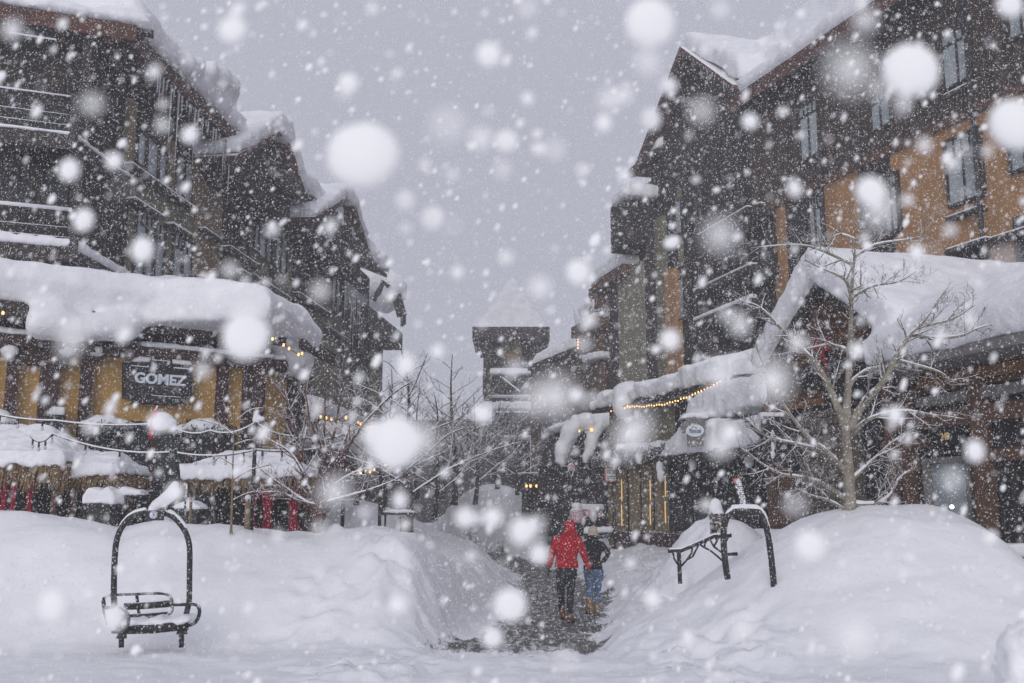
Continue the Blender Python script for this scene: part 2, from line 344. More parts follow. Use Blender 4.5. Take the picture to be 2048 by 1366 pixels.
def height(X, Y):
    d, side = pathdist(X, Y)
    n1 = fbm(X * .45, Y * .45); n2 = fbm(X * 1.9 + 5, Y * 1.9, 4)
    base = .16 + .10 * n1
    # banks thrown up along both sides of the path
    edge = ss((d - 1.0) / 1.7)
    lside = side > 0
    h = base
    far = ss((Y - 22) / 10)
    h = smax(h, np.where(lside, 0, (.55 * ss((Y - 17) / 4) + .45 * far) * ss((d - 1.05) / 2.2)))
    # big left berm
    pxx = 1024 + X / np.maximum(Y, 1) * FPX * 1.0145
    crest = 1.95 - (np.interp(pxx, _px, _py) - 1023) / FPX * 1.015 * 17
    front = ss((Y - 12.9 - .5 * n1 + .06 * np.clip(X + 5, -9, 0)) / 3.7) ** .85
    lat = ss((d - .9) / 1.25) * lside
    back = 1 - .3 * ss((Y - 17.5) / 2.5)
    lb = crest * front * lat * back * (Y < 60)
    lb = lb + .10 * fbm(X * 1.1, Y * .6) * front * lat
    h = smax(h, np.where(lside, lb, 0), .15)
    h = smax(h, bump2(X, Y, -2.9, 16.6, .55, .6, 1.75), .1)
    # banks further up the street
    h = smax(h, bump2(X, Y, -1.0, 54, 3.6, 6, 3.4, 2.2), .2)
    h = smax(h, bump2(X, Y, -7.0, 37, 5, 5, 2.5, 2.4), .2)
    h = smax(h, bump2(X, Y, 9, 40, 6.5, 22, 1.0, 4), .2)
    # bank behind the rail, the big right mound, its neighbour
    h = smax(h, bump2(X, Y, 4.25, 20.5, 1.35, 1.6, 1.85, 2.4), .2)
    h = smax(h, bump2(X, Y, 5.4, 20.8, 1.5, 1.2, 1.6, 3), .15)
    cx = 5.45
    rx = np.where(X < cx, 2.9, 2.05); ry = np.where(Y < 15.1, 2.7, 2.0); pw = np.where(X < cx, 2.3, 4.6)
    r = (np.abs(X - cx) / rx) ** pw + (np.abs(Y - 15.1) / ry) ** 2.2
    h = smax(h, (2.02 + .06 * n1) * np.exp(-r) + .03 * fbm(X * .7 + .3 * Y, Y * 2.4 + .5 * np.abs(X - 5)) * np.exp(-r), .2)
    h = smax(h, bump2(X, Y, 8.4, 13.9, 1.15, 1.5, 1.45, 2.6), .1)
    # shovelled lumps and footprints
    lump = ss((d - .9) / .5) * (1 - ss((d - 2.0) / 2.2)) 
    rr = 1 - np.abs(fbm(X * 2.3 + 9, Y * 2.3 + 3, 4)) * 3.2
    h = h + lump * .10 * rr * (.4 + .9 * ss(fbm(X * .7 + 40, Y * .7) * 2 + .5))
    ftp = (1 - ss((Y - 13.5) / 2.5)) * (1 - ss((np.abs(X) - 5) / 4))
    h = h + ftp * .05 * fbm(X * 2.1 + 3, Y * 2.6, 4)
    h = h + .045 * fbm(X * .9 + .5 * Y, Y * 1.5 - .4 * X + 11, 3) * ss((h - .3) / .6)
    onp = 1 - ss((d - .95) / .6)
    h = h * (1 - onp * ss((Y - 12.3) / 1.5)) + onp * (.055 * fbm(X * 5, Y * 2.6, 4) + .012 * n2)
    h = h + .014 * n2 + .007 * fbm(X * 6 + 2, Y * 6, 3)
    return h, d, n1, n2
def hz(x, y): return float(height(np.array([float(x)]), np.array([float(y)]))[0][0])
def build_ground():
    xs = np.concatenate([-np.geomspace(300, 16, 26)[:-1], np.arange(-16, -9, .16), np.arange(-9, 9.5, .062), np.arange(9.5, 16, .16), np.geomspace(16, 300, 26)])
    ys = [-40, -20, -8, -2, 2]; y = 3.0
    while y < 420: ys.append(y); y += max(.065, .0052 * y * (1 + max(0, y - 24) / 14))
    ys = np.array(ys); X, Y = np.meshgrid(xs, ys); H, d, n1, n2 = height(X, Y)
    H = np.where((Y > 90) | (np.abs(X) > 60), .8, H)
    sl = (1 - ss((d - .85 - .3 * ss((17 - Y) / 3) - .45 * n1 - .3 * n2) / .5)) * ss((Y - 12.0 - 1.2 * n2 - .8 * n1) / 3.2) * .95
    scat = ss((Y - 11.8) / 1.3) * (1 - ss((d - 1.3) / .8)) * .35 * (Y < 15)
    sl = np.maximum(sl, scat)
    ny, nx = X.shape; idx = np.arange(nx * ny).reshape(ny, nx)
    q = np.stack([idx[:-1, :-1], idx[:-1, 1:], idx[1:, 1:], idx[1:, :-1]], -1).reshape(-1, 4)
    fm = sl.ravel()[q].mean(1) > .40
    V = np.stack([X.ravel(), Y.ravel(), H.ravel()], 1); S = sl.ravel()
    for name, sel in (('ground', ~fm), ('path', fm)):
        f = q[sel]; used = np.unique(f); mp_ = np.full(len(V), -1); mp_[used] = np.arange(len(used))
        me = bpy.data.meshes.new(name); me.from_pydata(V[used].tolist(), [], mp_[f].tolist())
        me.polygons.foreach_set('use_smooth', [True] * len(f))
        at2 = me.attributes.new('slush', 'FLOAT', 'POINT'); at2.data.foreach_set('value', S[used].astype(np.float32))
        me.materials.append(M['snow_ground']); me.update()
        o = bpy.data.objects.new(name, me); COL.objects.link(o); o['kind'] = 'structure'
        o['label'] = 'deep ploughed snow banks and snow cover' if name == 'ground' else 'trodden slushy footpath between the banks'
build_ground()

# near pile at the right edge of the frame
mb = MB()
q = at(2090, 1440, 3.4)
for (dx, dy, dz, r) in ((.02, 0, -.12, .36), (.12, .1, .12, .30), (-.04, -.05, -.45, .46), (.2, 0, -.2, .5), (0, .0, -.85, .6), (.02, .1, -1.3, .75), (.28, .2, .28, .26)):
    mb.ball(q + Vector((dx, dy, dz)), r * .7, 18, 12)
tag(softsnow('snow_pile', mb, None, .022, 3, .035, .07, M['fresh_snow']), 'lumpy bright white heap of snow closest to the viewer', 'snow pile')

# ------------------------------------------------------------------ facade planes
LS = Plane(400, 32, 1240); LSc = LS.pt((24.2 - LS.p.y) / LS.d.y, 0)
LF = Plane(262, LSc.y, 6300); LF.p = LSc.copy()
RF = Plane(0, 21, 3800); RFc = RF.pt(*RF.uz(520, 1000)); RS = Plane(520, RFc.y, 1200)
RE = Plane(1700, 21, 450); RA = Plane(1900, 28, 250); RAc = RA.pt(*RA.uz(1508, 1000)); RC = Plane(1508, RAc.y, 450)
RB = Plane(1520, 25.5, 330)
def window(parent, P, x0, y0, x1, y1, off=.06, cols=1, transom=0, glass='glass', frame='frame_dark', fw=.07, tcols=None):
    u0, zt = P.uz(x0, y0, off); _, zb = P.uz(x0, y1, off); u1, _ = P.uz(x1, (y0 + y1) / 2, off)
    if u1 < u0: u0, u1 = u1, u0
    f = MB(); W = u1 - u0
    f.pbox(P, u0 - fw, u0, zb - fw, zt + fw, -.05, off + .05); f.pbox(P, u1, u1 + fw, zb - fw, zt + fw, -.05, off + .05)
    f.pbox(P, u0, u1, zt, zt + fw, -.05, off + .047); f.pbox(P, u0, u1, zb - fw, zb, -.05, off + .07)
    for k in range(1, cols): c_ = u0 + W * k / cols; f.pbox(P, c_ - fw * .4, c_ + fw * .4, zb, zt, off, off + .04)
    if transom:
        t = zt - (zt - zb) * transom; f.pbox(P, u0, u1, t - fw * .4, t + fw * .4, off, off + .044)
        tc_ = tcols or cols * 2
        for k in range(1, tc_):
            if tc_ % cols == 0 and k % (tc_ // cols) == 0: continue
            c_ = u0 + W * k / tc_; f.pbox(P, c_ - fw * .3, c_ + fw * .3, t, zt, off, off + .036)
    fo = obj('window', f, M[frame], parent)
    obj('pane', MB().pbox(P, u0, u1, zb, zt, 0, off), M[glass], fo)
    return fo
def ledge(mb, P, x0, y0, x1, off, d=.3, t=.1):
    u0, z = P.uz(x0, y0, off); u1, _ = P.uz(x1, y0, off); mb.pbox(P, u0, u1, z - t, z, off - d, off)
    return u0, u1, z
def string_pts(a, b, n, sag):
    return [a.lerp(b, t) - Vector((0, 0, sag * 4 * t * (1 - t))) for t in [i / n for i in range(n + 1)]]
bulb_me = {}
def bulbs(parent, pts, r=.035, m='bulb_warm', name='bulb'):
    key = (r, m)
    if key not in bulb_me:
        t = MB().ball((0, 0, 0), (r, r, r * 1.3), 8, 6); me = bpy.data.meshes.new('bulb'); me.from_pydata(t.v, [], t.f)
        me.polygons.foreach_set('use_smooth', t.sm); me.materials.append(M[m]); bulb_me[key] = me
    for p in pts:
        o = bpy.data.objects.new(name, bulb_me[key]); COL.objects.link(o); o.parent = parent; o.location = Vector(p) - Vector(rootof(parent).location)
def icicles(parent, P, x0, x1, y, off, n, lmin, lmax):
    mb = MB()
    for k in range(n):
        t = (k + rnd() * .8) / n; u, z = P.uz(x0 + (x1 - x0) * t, y[0] + (y[1] - y[0]) * t, off)
        l = lmin + (lmax - lmin) * rnd() ** 2; p = P.pt(u, z, off)
        mb.tube([p, p - Vector((0, 0, l * .5)), p - Vector((0, 0, l))], [.035, .02, .004], 5)
    return obj('icicle', mb, M['ice'], parent)
def textmesh(name, s, P, x0, y0, x1, y1, off, m, parent, depth=.02, bold=0, shear=0):
    """letters fitted in a pixel rectangle of the plane (y at the left end)"""
    cu = bpy.data.curves.new(name, 'FONT'); cu.body = s; cu.extrude = depth / 2; cu.offset = bold; cu.shear = shear; cu.resolution_u = 4
    to = bpy.data.objects.new('tmp', cu); COL.objects.link(to); dg = bpy.context.evaluated_depsgraph_get()
    me = bpy.data.meshes.new_from_object(to.evaluated_get(dg)); bpy.data.objects.remove(to)
    V = np.array([v.co[:] for v in me.vertices]); mn = V.min(0); mxx = V.max(0)
    u0, zt = P.uz(x0, y0, off); _, zb = P.uz(x0, y1, off); u1, _ = P.uz(x1, (y0 + y1) / 2, off)
    mb = MB(); vs = []
    for v in V:
        tu = (v[0] - mn[0]) / (mxx[0] - mn[0]); tz = (v[1] - mn[1]) / (mxx[1] - mn[1])
        vs.append(P.pt(u0 + (u1 - u0) * tu, zb + (zt - zb) * tz, off + v[2]))
    mb.add(vs, [tuple(p.vertices) for p in me.polygons])
    return obj(name, mb, M[m], parent)

# ================================================================== LEFT: near timber lodge
def left_lodge():
    T = thing('timber_lodge', 'tall dark timber lodge at the far left with wraparound snowy balconies', 'building', LS.pt(0, 0))
    u0 = (LSc - LS.p).dot(LS.d); u1, _ = LS.uz(478, 700)
    _, ze = LS.uz(350, 158, 1.0)
    wb = MB(); wb.pbox(LS, u0, u1, -.3, ze - .1, -9, 0)
    fl, _ = LF.uz(-260, 700); fc = 0
    wb.pbox(LF, fl, fc - .02, -.3, ze - .1, -7, 0)
    obj('wall', wb, M['dark_wood'], T)
    ol = MB(); ol.rect(LS, 266, 330, 400, 900, 0, .05, z0=3); ol.rect(LS, 262, 195, 272, 330, 0, .14); obj('wall_panel', ol, M['stucco_olive'], T, 'olive green stucco panel')
    tn = MB(); tn.rect(LS, 400, 270, 447, 500, 0, .10, z0=3.2)
    tn.rect(LS, 264, 200, 270, 326, .14, .2); tn.rect(LS, 339, 275, 351, 392, .05, .13); tn.rect(LS, 386, 320, 398, 425, .05, .13); obj('trim_board', tn, M['stucco_tan'], T, 'tan brown boards and post')
    for x0, x1, y0, y1 in ((277, 290, 262, 328), (296, 315, 278, 345), (320, 331, 299, 366), (354, 366, 308, 392), (371, 382, 322, 408)):
        window(T, LS, x0, y0, x1, y1, .09, fw=.05)
    for x0, x1, y0, y1 in ((275, 288, 416, 600), (294, 307, 433, 620), (311, 324, 447, 640), (349, 362, 464, 650), (366, 379, 478, 660)):
        window(T, LS, x0, y0, x1, y1, .09, fw=.05, transom=.15, tcols=2)
    lg = MB(); sn = MB()
    for x0, y0, x1 in ((272, 396, 331), (348, 447, 387), (411, 456, 447), (266, 326, 398)):
        a, b, z = ledge(lg, LS, x0, y0, x1, .35, .3, .1); sn.pbox(LS, a, b, z, z + .07, .06, .36)
    obj('sill', lg, M['dark_beam'], T); softsnow('sill_snow', sn, T, .04, 3, 0)
    # roof with fascia
    r = MB(); f = MB(); sg = MB()
    ua = u0 - .6; ub, _ = LS.uz(480, 300, 1.0)
    r.section(LS, ua, ub, [(1.0, ze), (1.0, ze + .12), (-2.4, ze + 1.5), (-2.4, ze + 1.2)])
    f.section(LS, ua, ub, [(1.02, ze - .28), (1.10, ze - .28), (1.10, ze + .14), (1.02, ze + .14)])
    fa, _ = LF.uz(-260, 30, 1.0); fb = .7
    r.section(LF, fa, fb + .6, [(1.0, ze), (1.0, ze + .12), (-3, ze + 1.6), (-3, ze + 1.3)])
    f.section(LF, fa, fb + .2, [(1.02, ze - .28), (1.10, ze - .28), (1.10, ze + .14), (1.02, ze + .14)])
    ro = obj('roof', r, M['dark_beam'], T); obj('fascia', f, M['red_brown'], T)
    s2 = MB(); s2.section(LS, ua, ub, [(1.25, ze + .15), (1.3, ze + .8), (-.5, ze + 1.9), (-2.6, ze + 2.9), (-2.6, ze + 1.4)])
    s2.section(LF, fa, fb + .6, [(1.2, ze + .15), (1.2, ze + .4), (-3, ze + 2.2), (-3, ze + 1.4)])
    for x, y, rr in ((372, 128, .42), (396, 135, .4), (421, 140, .42), (440, 152, .46), (455, 170, .5), (462, 186, .4)):
        u, z = LS.uz(x, y, 1.3); s2.ball(LS.pt(u, z, 1.2), (rr, rr * .9, rr * .8))
    softsnow('roof_snow', s2, ro, .15, 4, .16, .7)
    icicles(T, LS, 300, 478, (128, 305), 1.12, 26, .3, 2.6)
    # rafters under the eave
    rf = MB()
    k = ua
    while k < ub: rf.pbox(LS, k, k + .16, ze - .3, ze - .02, -.1, 1.0); k += 1.3
    k = fa
    while k < fb: rf.pbox(LF, k, k + .16, ze - .3, ze - .02, -.1, 1.0); k += 1.3
    obj('rafter', rf, M['red_brown'], T)
    # wraparound balconies
    for (ys, yr, ym, thick) in ((250, 176, 214, .06), (478, 405, 432, .16)):
        a = LF.uz(-180, ys - 10, 1.6); zz = LF.uz(60, ys + 10, 1.6)[1]; zr = LF.uz(60, yr + 9, 1.6)[1]; zm = (zz + zr) / 2
        A = LF.pt(a[0], zz, 1.6); B = LF.pt(LF.uz(146, ys + 24, 1.6)[0], zz, 1.6); Cn = LS.pt(LS.uz(258, 346 if ys < 300 else 560, .3)[0], zz, .3)
        bs = MB(); bsn = MB(); rl = MB(); rsn = MB()
        for p, q_ in ((A, B), (B, Cn)):
            n = Vector((p.y - q_.y, q_.x - p.x, 0)).normalized()
            if n.y < 0: n = -n
            bs.hexa([p - Vector((0, 0, .35)), q_ - Vector((0, 0, .35)), q_ + n * 1.6 - Vector((0, 0, .35)), p + n * 1.6 - Vector((0, 0, .35)), p, q_, q_ + n * 1.6, p + n * 1.6])
            f3 = -n * .06; up = Vector((0, 0, thick * 1.5))
            bsn.hexa([p + f3, q_ + f3, q_ + n * .5, p + n * .5, p + f3 + up, q_ + f3 + up, q_ + n * .5 + up, p + n * .5 + up])
            if p is A:
                for z_ in (zr, zm, zz + .2):
                    rl.tube([Vector((p.x, p.y, z_)), Vector((q_.x, q_.y, z_))], .035, 6)
                    rsn.tube([Vector((p.x, p.y, z_ + .03)), Vector((q_.x, q_.y, z_ + .03))], .018 if z_ < zr else .022 + thick * .2, 6)
                L_ = (q_ - p).length; k = 0
                while k < L_: c_ = p.lerp(q_, k / L_); rl.tube([c_, Vector((c_.x, c_.y, zr))], .04 if int(k * 10) % 20 < 2 else .012, 4); k += .22
                rl.box(q_.x - .08, q_.y - .08, zz - .3, q_.x + .08, q_.y + .08, zr + .1)
        bo = obj('balcony', bs, M['dark_beam'], T); obj('railing', rl, M['metal_black'], bo)
        softsnow('balcony_snow', bsn, bo, .05, 4, .04, .3); obj('rail_snow', rsn, M['snow'], bo)
    for x0, x1, y0, y1 in ((20, 60, 195, 245), (90, 130, 210, 262), (10, 60, 330, 400), (85, 130, 345, 410)):
        window(T, LF, x0, y0, x1, y1, .06, cols=2, glass='glass_dark')
    br = MB()
    for x in (150,):
        u, z = LF.uz(x, 300, .8); br.pbox(LF, u, u + .22, 2, ze, .6, .82)
    obj('post', br, M['dark_beam'], T)
left_lodge()

# ================================================================== LEFT: gabled hotel further along
def gable(T, P, L_, pk, R_, o0, o1, mt, thick=1.0, snowoff=.35, box=None, floor=None):
    """gable-end bay: px of left eave, peak, right eave; projects from o0 to o1"""
    a, b, c = P.uz(*L_, o1), P.uz(*pk, o1), P.uz(*R_, o1)
    zl = min(a[1], c[1]); fz = floor if floor is not None else zl - .6
    g = MB().prism(P, [(a[0], fz), (a[0], a[1]), b, (c[0], c[1]), (c[0], fz)], o0, o1 - .4)
    w_ = obj('gable_wall', g, M[mt], T)
    r = MB()
    def slab(p, q_, t, x, oo0, oo1):
        dx, dz = q_[0] - p[0], q_[1] - p[1]; l = math.hypot(dx, dz); nx, nz = -dz / l, dx / l
        if nz < 0: nx, nz = -nx, -nz
        p = (p[0] - dx / l * x, p[1] - dz / l * x)
        return [(p[0], p[1]), q_, (q_[0] + nx * t, q_[1] + nz * t), (p[0] + nx * t, p[1] + nz * t)]
    for s_ in (a, c): r.prism(P, slab(s_, b, .22, .5, 0, 0), o0 - .5, o1)
    ro = obj('gable_roof', r, M['red_brown'], T)
    s2 = MB()
    for s_ in (a, c):
        q_ = slab(s_, b, .2, .35, 0, 0); q2 = slab(s_, (b[0], b[1] + .25), thick, .25, 0, 0)
        s2.prism(P, [q_[3], q_[2], q2[2], q2[3]], o0 - 1.5, o1 + snowoff)
    s2.prism(P, [(b[0] - .7, b[1] - .2), (b[0] + .7, b[1] - .2), (b[0] + .45, b[1] + thick * 1.05), (b[0] - .45, b[1] + thick * 1.05)], o0 - 1.5, o1 + snowoff)
    softsnow('gable_snow', s2, ro, .13, 5, .12, .6)
    return w_
def left_hotel():
    T = thing('gabled_hotel', 'dark brown gabled hotel beyond the far left lodge with pale windows and icicles', 'building', LS.pt(LS.uz(600, 1000)[0], 0))
    ua, _ = LS.uz(480, 700); ub, _ = LS.uz(738, 700); _, ze = LS.uz(612, 398, .8)
    obj('wall', MB().pbox(LS, ua + .02, ub, -.3, ze, -9, -.05), M['dark_wood'], T)
    ol = MB(); ol.rect(LS, 505, 430, 580, 900, -.05, .02, z0=3); ol.rect(LS, 630, 540, 700, 900, -.05, .02, z0=3); obj('wall_panel', ol, M['stucco_olive'], T)
    r = MB().section(LS, ua, ub, [(.9, ze), (.9, ze + .2), (-8, ze + 4), (-8, ze + 3.7)]); ro = obj('roof', r, M['dark_beam'], T)
    s2 = MB().section(LS, ua, ub, [(1.1, ze + .1), (1.1, ze + 1.0), (-1, ze + 1.9), (-8, ze + 5.2), (-8, ze + 4)]); softsnow('roof_snow', s2, ro, .2, 5, .2, 1.2)
    gable(T, LS, (487, 318), (572, 268), (603, 372), -3, 1.5, 'dark_wood', .65, .1)
    gable(T, LS, (638, 440), (703, 398), (738, 505), -3, 1.5, 'dark_wood', .55, .1)
    ex = MB()
    for x0, y0, x1, y1 in ((576, 335, 604, 372), (712, 475, 738, 507)): ex.rect(LS, x0, y0, x1, y1, .8, 1.55)
    obj('eave_box', ex, M['dark_beam'], T)
    for x0, x1, y0, y1 in ((510, 517, 447, 500), (520, 531, 452, 512), (534, 541, 462, 522), (552, 560, 472, 536), (563, 572, 480, 545), (665, 671, 555, 622), (674, 679, 560, 628), (700, 706, 590, 650)):
        window(T, LS, x0, y0, x1, y1, .04, fw=.05)
    for x0, x1, y0, y1 in ((509, 537, 567, 640), (551, 576, 598, 660)):
        window(T, LS, x0, y0, x1, y1, .04, cols=3, transom=.3, fw=.06, glass='glass')
    lg = MB(); sn = MB()
    for x0, y0, x1, o in ((462, 492, 522, .55), (508, 548, 585, .2), (600, 585, 665, .35), (486, 540, 506, .4), (660, 655, 700, .3)):
        a, b, z = ledge(lg, LS, x0, y0, x1, o, o, .16); sn.pbox(LS, a, b, z, z + .07, .0, o + .02)
    obj('ledge', lg, M['dark_beam'], T); softsnow('ledge_snow', sn, T, .06, 3, 0)
    ps = MB()
    for x in (484, 545, 596, 604, 628, 690): u, _ = LS.uz(x, 600, .2); ps.pbox(LS, u, u + .22, 2, ze - .2, -.05, .16)
    obj('post', ps, M['dark_beam'], T)
    icicles(T, LS, 690, 735, (560, 600), .8, 26, .5, 3.4); icicles(T, LS, 585, 636, (385, 432), .9, 10, .2, .9)
left_hotel()
def left_end():
    T = thing('timber_hall', 'dark timber hall with bracketed truss gable at the end of the left row', 'building', LS.pt(LS.uz(770, 1000)[0], 0))
    ua, _ = LS.uz(738, 700); ub, _ = LS.uz(766, 700); _, ze = LS.uz(740, 600, .5)
    obj('wall', MB().pbox(LS, ua + .03, ub, -.3, ze, -7, 0), M['dark_wood'], T)
    obj('wall_panel', MB().rect(LS, 742, 690, 764, 900, 0, .06, z0=3), M['stucco_olive'], T)
    bx = MB().rect(LS, 737, 611, 806, 650, -3, 1.2); bo = obj('truss_beam', bx, M['dark_beam'], T)
    P2 = Plane(772, LS.pt(LS.uz(766, 800)[0], 0).y, 8000)
    tr = MB()
    for pts, r in ((((745, 600), (768, 562)), .22), (((768, 562), (779, 572)), .2), (((792, 590), (804, 632)), .3), (((768, 680), (781, 650)), .22), (((803, 630), (811, 632)), .25)):
        tr.tube([at(x, y, 58) for x, y in pts], r, 4, False)
    tr.rect(P2, 806, 628, 812, 648, -.5, .3)
    obj('bracket', tr, M['dark_beam'], T)
    s2 = MB()
    for x, y, r in ((742, 575, 1.1), (752, 562, 1.0), (760, 580, .9), (775, 560, .7), (786, 578, .9), (795, 588, .6), (772, 600, .8), (750, 597, .8), (730, 545, .8), (722, 530, .6), (716, 520, .5)):
        s2.ball(at(x, y, 59), (r, r * 1.3, r))
    softsnow('roof_snow', s2, T, .15, 5, .15, .6)
left_end()

# ================================================================== clock tower at the end of the street
def tower():
    Y = 66; P = Plane(1022, Y, 1e6); s = Y * 1.015 / FPX
    T = thing('clock_tower', 'dark timber clock tower with snow-covered pyramid roof fading into the storm', 'tower', at(1022, 1023, Y) - Vector((0, 0, 1.95)))
    z = lambda y: at(1022, y, Y).z
    X = lambda x: at(x, 683, Y).x
    x0, x1 = X(966), X(1078); d = x1 - x0
    bd = MB(); bd.box(x0 + .6, Y, 0, x1 - .6, Y + d - 1, z(825)); bd.box(x0, Y - .2, z(790), x1, Y + d, z(752)); obj('wall', bd, M['dark_wood'], T)
    bel = MB().box(X(985), Y + .5, z(752), X(1062), Y + d - .6, z(672)); obj('belfry_wall', bel, M['dark_wood'], T)
    po = MB()
    for xa in (967, 977, 1061, 1072):
        for yy in (Y - .1, Y + d - .3): po.box(X(xa), yy, z(752), X(xa) + .28, yy + .28, z(676))
    for xa in (985, 1020, 1058): po.box(X(xa), Y - .1, z(870), X(xa) + .25, Y + .1, z(792))
    obj('post', po, M['dark_beam'], T)
    br = MB()
    for sx, a in ((1, 1), (-1, 1)):
        xa = 966 if sx > 0 else 1078
        br.tube([Vector((X(xa), Y - .1, z(715))), Vector((X(xa - sx * 8), Y - .1, z(695))), Vector((X(xa - sx * 18), Y - .1, z(678)))], .16, 4, False)
    for p, q_ in (((985, 788), (1003, 756)), ((1003, 756), (1040, 785)), ((1040, 785), (1062, 756))): br.tube([at(*p, Y - .4), at(*q_, Y - .4)], .12, 4, False)
    obj('brace', br, M['dark_beam'], T)
    ev = MB().box(X(946), Y - 1.2, z(683), X(1098), Y + d + 1.2, z(660)); obj('eave', ev, M['dark_beam'], T)
    cx, cy = (X(946) + X(1098)) / 2, Y + d / 2; h = (X(1098) - X(946)) / 2
    rf = MB(); rf.add([(cx - h, cy - h, z(659)), (cx + h, cy - h, z(659)), (cx + h, cy + h, z(659)), (cx - h, cy + h, z(659)), (cx + .1, cy, z(533))], [(3, 2, 1, 0), (0, 1, 4), (1, 2, 4), (2, 3, 4), (3, 0, 4)])
    softsnow('roof', rf, T, .14, 3, .12, 1.5, M['frosted_roof'])
    ck = MB(); c_ = Vector((X(1022), Y + .42, z(700)))
    ck.tube([c_, c_ - Vector((0, .14, 0))], .78, 28, False); ck2 = obj('clock_face', ck, M['stucco_tan'], T, 'pale round clock face')
    hd = MB(); f = c_ - Vector((0, .17, 0)); hd.tube([f, f + Vector((-.05, 0, .55))], .04, 4); hd.tube([f, f + Vector((-.32, 0, -.12))], .05, 4)
    for k in range(12): a = k * math.pi / 6; hd.tube([f + Vector((math.sin(a) * .62, 0, math.cos(a) * .62)), f + Vector((math.sin(a) * .7, 0, math.cos(a) * .7))], .03, 4)
    obj('clock_hand', hd, M['black_ink'], ck2)
    sn = MB(); sn.box(X(980), Y - .6, z(751), X(1064), Y + .4, z(738)); sn.box(X(980), Y - .6, z(796), X(1072), Y + .3, z(791)); sn.box(X(985), Y - 1.2, z(822), X(1078), Y + .3, z(808))
    sn.box(X(1000), Y - 1.2, z(880), X(1062), Y, z(872))
    softsnow('ledge_snow', sn, T, .1, 3, .05, .8)
tower()

# ================================================================== RIGHT: long hotel
def right_hotel():
    T = thing('long_hotel', 'long brown hotel on the right with orange stucco piers under vertical siding', 'building', RA.pt(0, 0))
    ua, _ = RA.uz(2500, 500); ub, _ = RA.uz(1508, 500)
    _, ze = RA.uz(1640, 97, .8)
    _, zs = RA.uz(1800, 292, .03)        # foot of the siding
    obj('wall', MB().pbox(RA, ua, ub, -.3, zs, -9, 0), M['stucco_orange'], T)
    obj('siding', MB().pbox(RA, ua, ub, zs, ze, -9, .05), M['siding'], T)
    band = MB().pbox(RA, ua, ub, zs - .12, zs + .12, .0, .12)
    for y in (560,):
        pass
    obj('trim_board', band, M['wood_brown'], T)
    dk = MB()
    for x0, y0, x1 in ((1508, 400, 1552), (1580, 395, 1652), (1740, 350, 1798)):
        a, _ = RA.uz(x0, 600, .02); b, _ = RA.uz(x1, 600, .02); dk.pbox(RA, a, b, 2, zs - .13, -.1, .03)
    obj('recess', dk, M['dark_wood'], T)
    r = MB().section(RA, ua, ub, [(.9, ze), (.9, ze + .25), (-8, ze + 3.9), (-8, ze + 3.6)]); ro = obj('roof', r, M['dark_beam'], T)
    s2 = MB().section(RA, ua, ub - .6, [(1.0, ze + .25), (1.05, ze + .8), (0, ze + 1.35), (-8, ze + 4.9), (-8, ze + 3.9)]); softsnow('roof_snow', s2, ro, .2, 6, .15, 1.5)
    fa = MB().section(RA, ua, ub, [(.9, ze - .3), (1.0, ze - .3), (1.0, ze + .24), (.9, ze + .24)]); obj('fascia', fa, M['red_brown'], T)
    window(T, RA, 1884, 78, 1945, 182, .1, 2, .2, tcols=4); window(T, RA, 1742, 200, 1781, 265, .1, 2, .2); window(T, RA, 1599, 218, 1637, 325, .1, 2, .2)
    window(T, RA, 1892, 286, 1962, 415, .1, 2, .28, tcols=4, glass='glass'); window(T, RA, 1768, 355, 1795, 468, .1, 2, .22); window(T, RA, 1618, 402, 1644, 520, .1, 2, .18)
    window(T, RA, 2018, 30, 2070, 82, .1, 2, 0); window(T, RA, 2022, 300, 2080, 345, .1, 2, 0); window(T, RA, 1895, 505, 1972, 640, .1, 3, 0, glass='glass_dark'); window(T, RA, 2032, 440, 2090, 640, .1, 2, 0, glass='glass_dark')
    window(T, RA, 1585, 430, 1612, 560, .1, 2, 0, glass='glass_dark'); window(T, RA, 1515, 440, 1548, 560, .1, 2, 0, glass='glass_dark')
    pp = MB()
    for x0, y0, x1, y1 in ((1645, 335, 1655, 660), (1722, 345, 1729, 560), (1948, 30, 1958, 640)):
        u, _ = RA.uz((x0 + x1) / 2, (y0 + y1) / 2, .2); pp.tube([RA.pt(u, 2, .2), RA.pt(u, zs + (ze - zs) * (.95 if x0 > 1900 else .3), .2)], .07, 8)
    obj('downpipe', pp, M['metal_black'], T)
    lg = MB(); sn = MB()
    for x0, y0, x1, o in ((1890, 500, 1972, .5), (1975, 478, 2060, .4), (1884, 192, 1948, .2), (1890, 436, 1966, .2), (1510, 410, 1520, .3)):
        a, b, z = ledge(lg, RA, x0, y0, x1, o, o, .12); sn.pbox(RA, a, b, z, z + .06, .05, o)
    obj('sill', lg, M['dark_beam'], T); softsnow('sill_snow', sn, T, .04, 2, 0)
right_hotel()
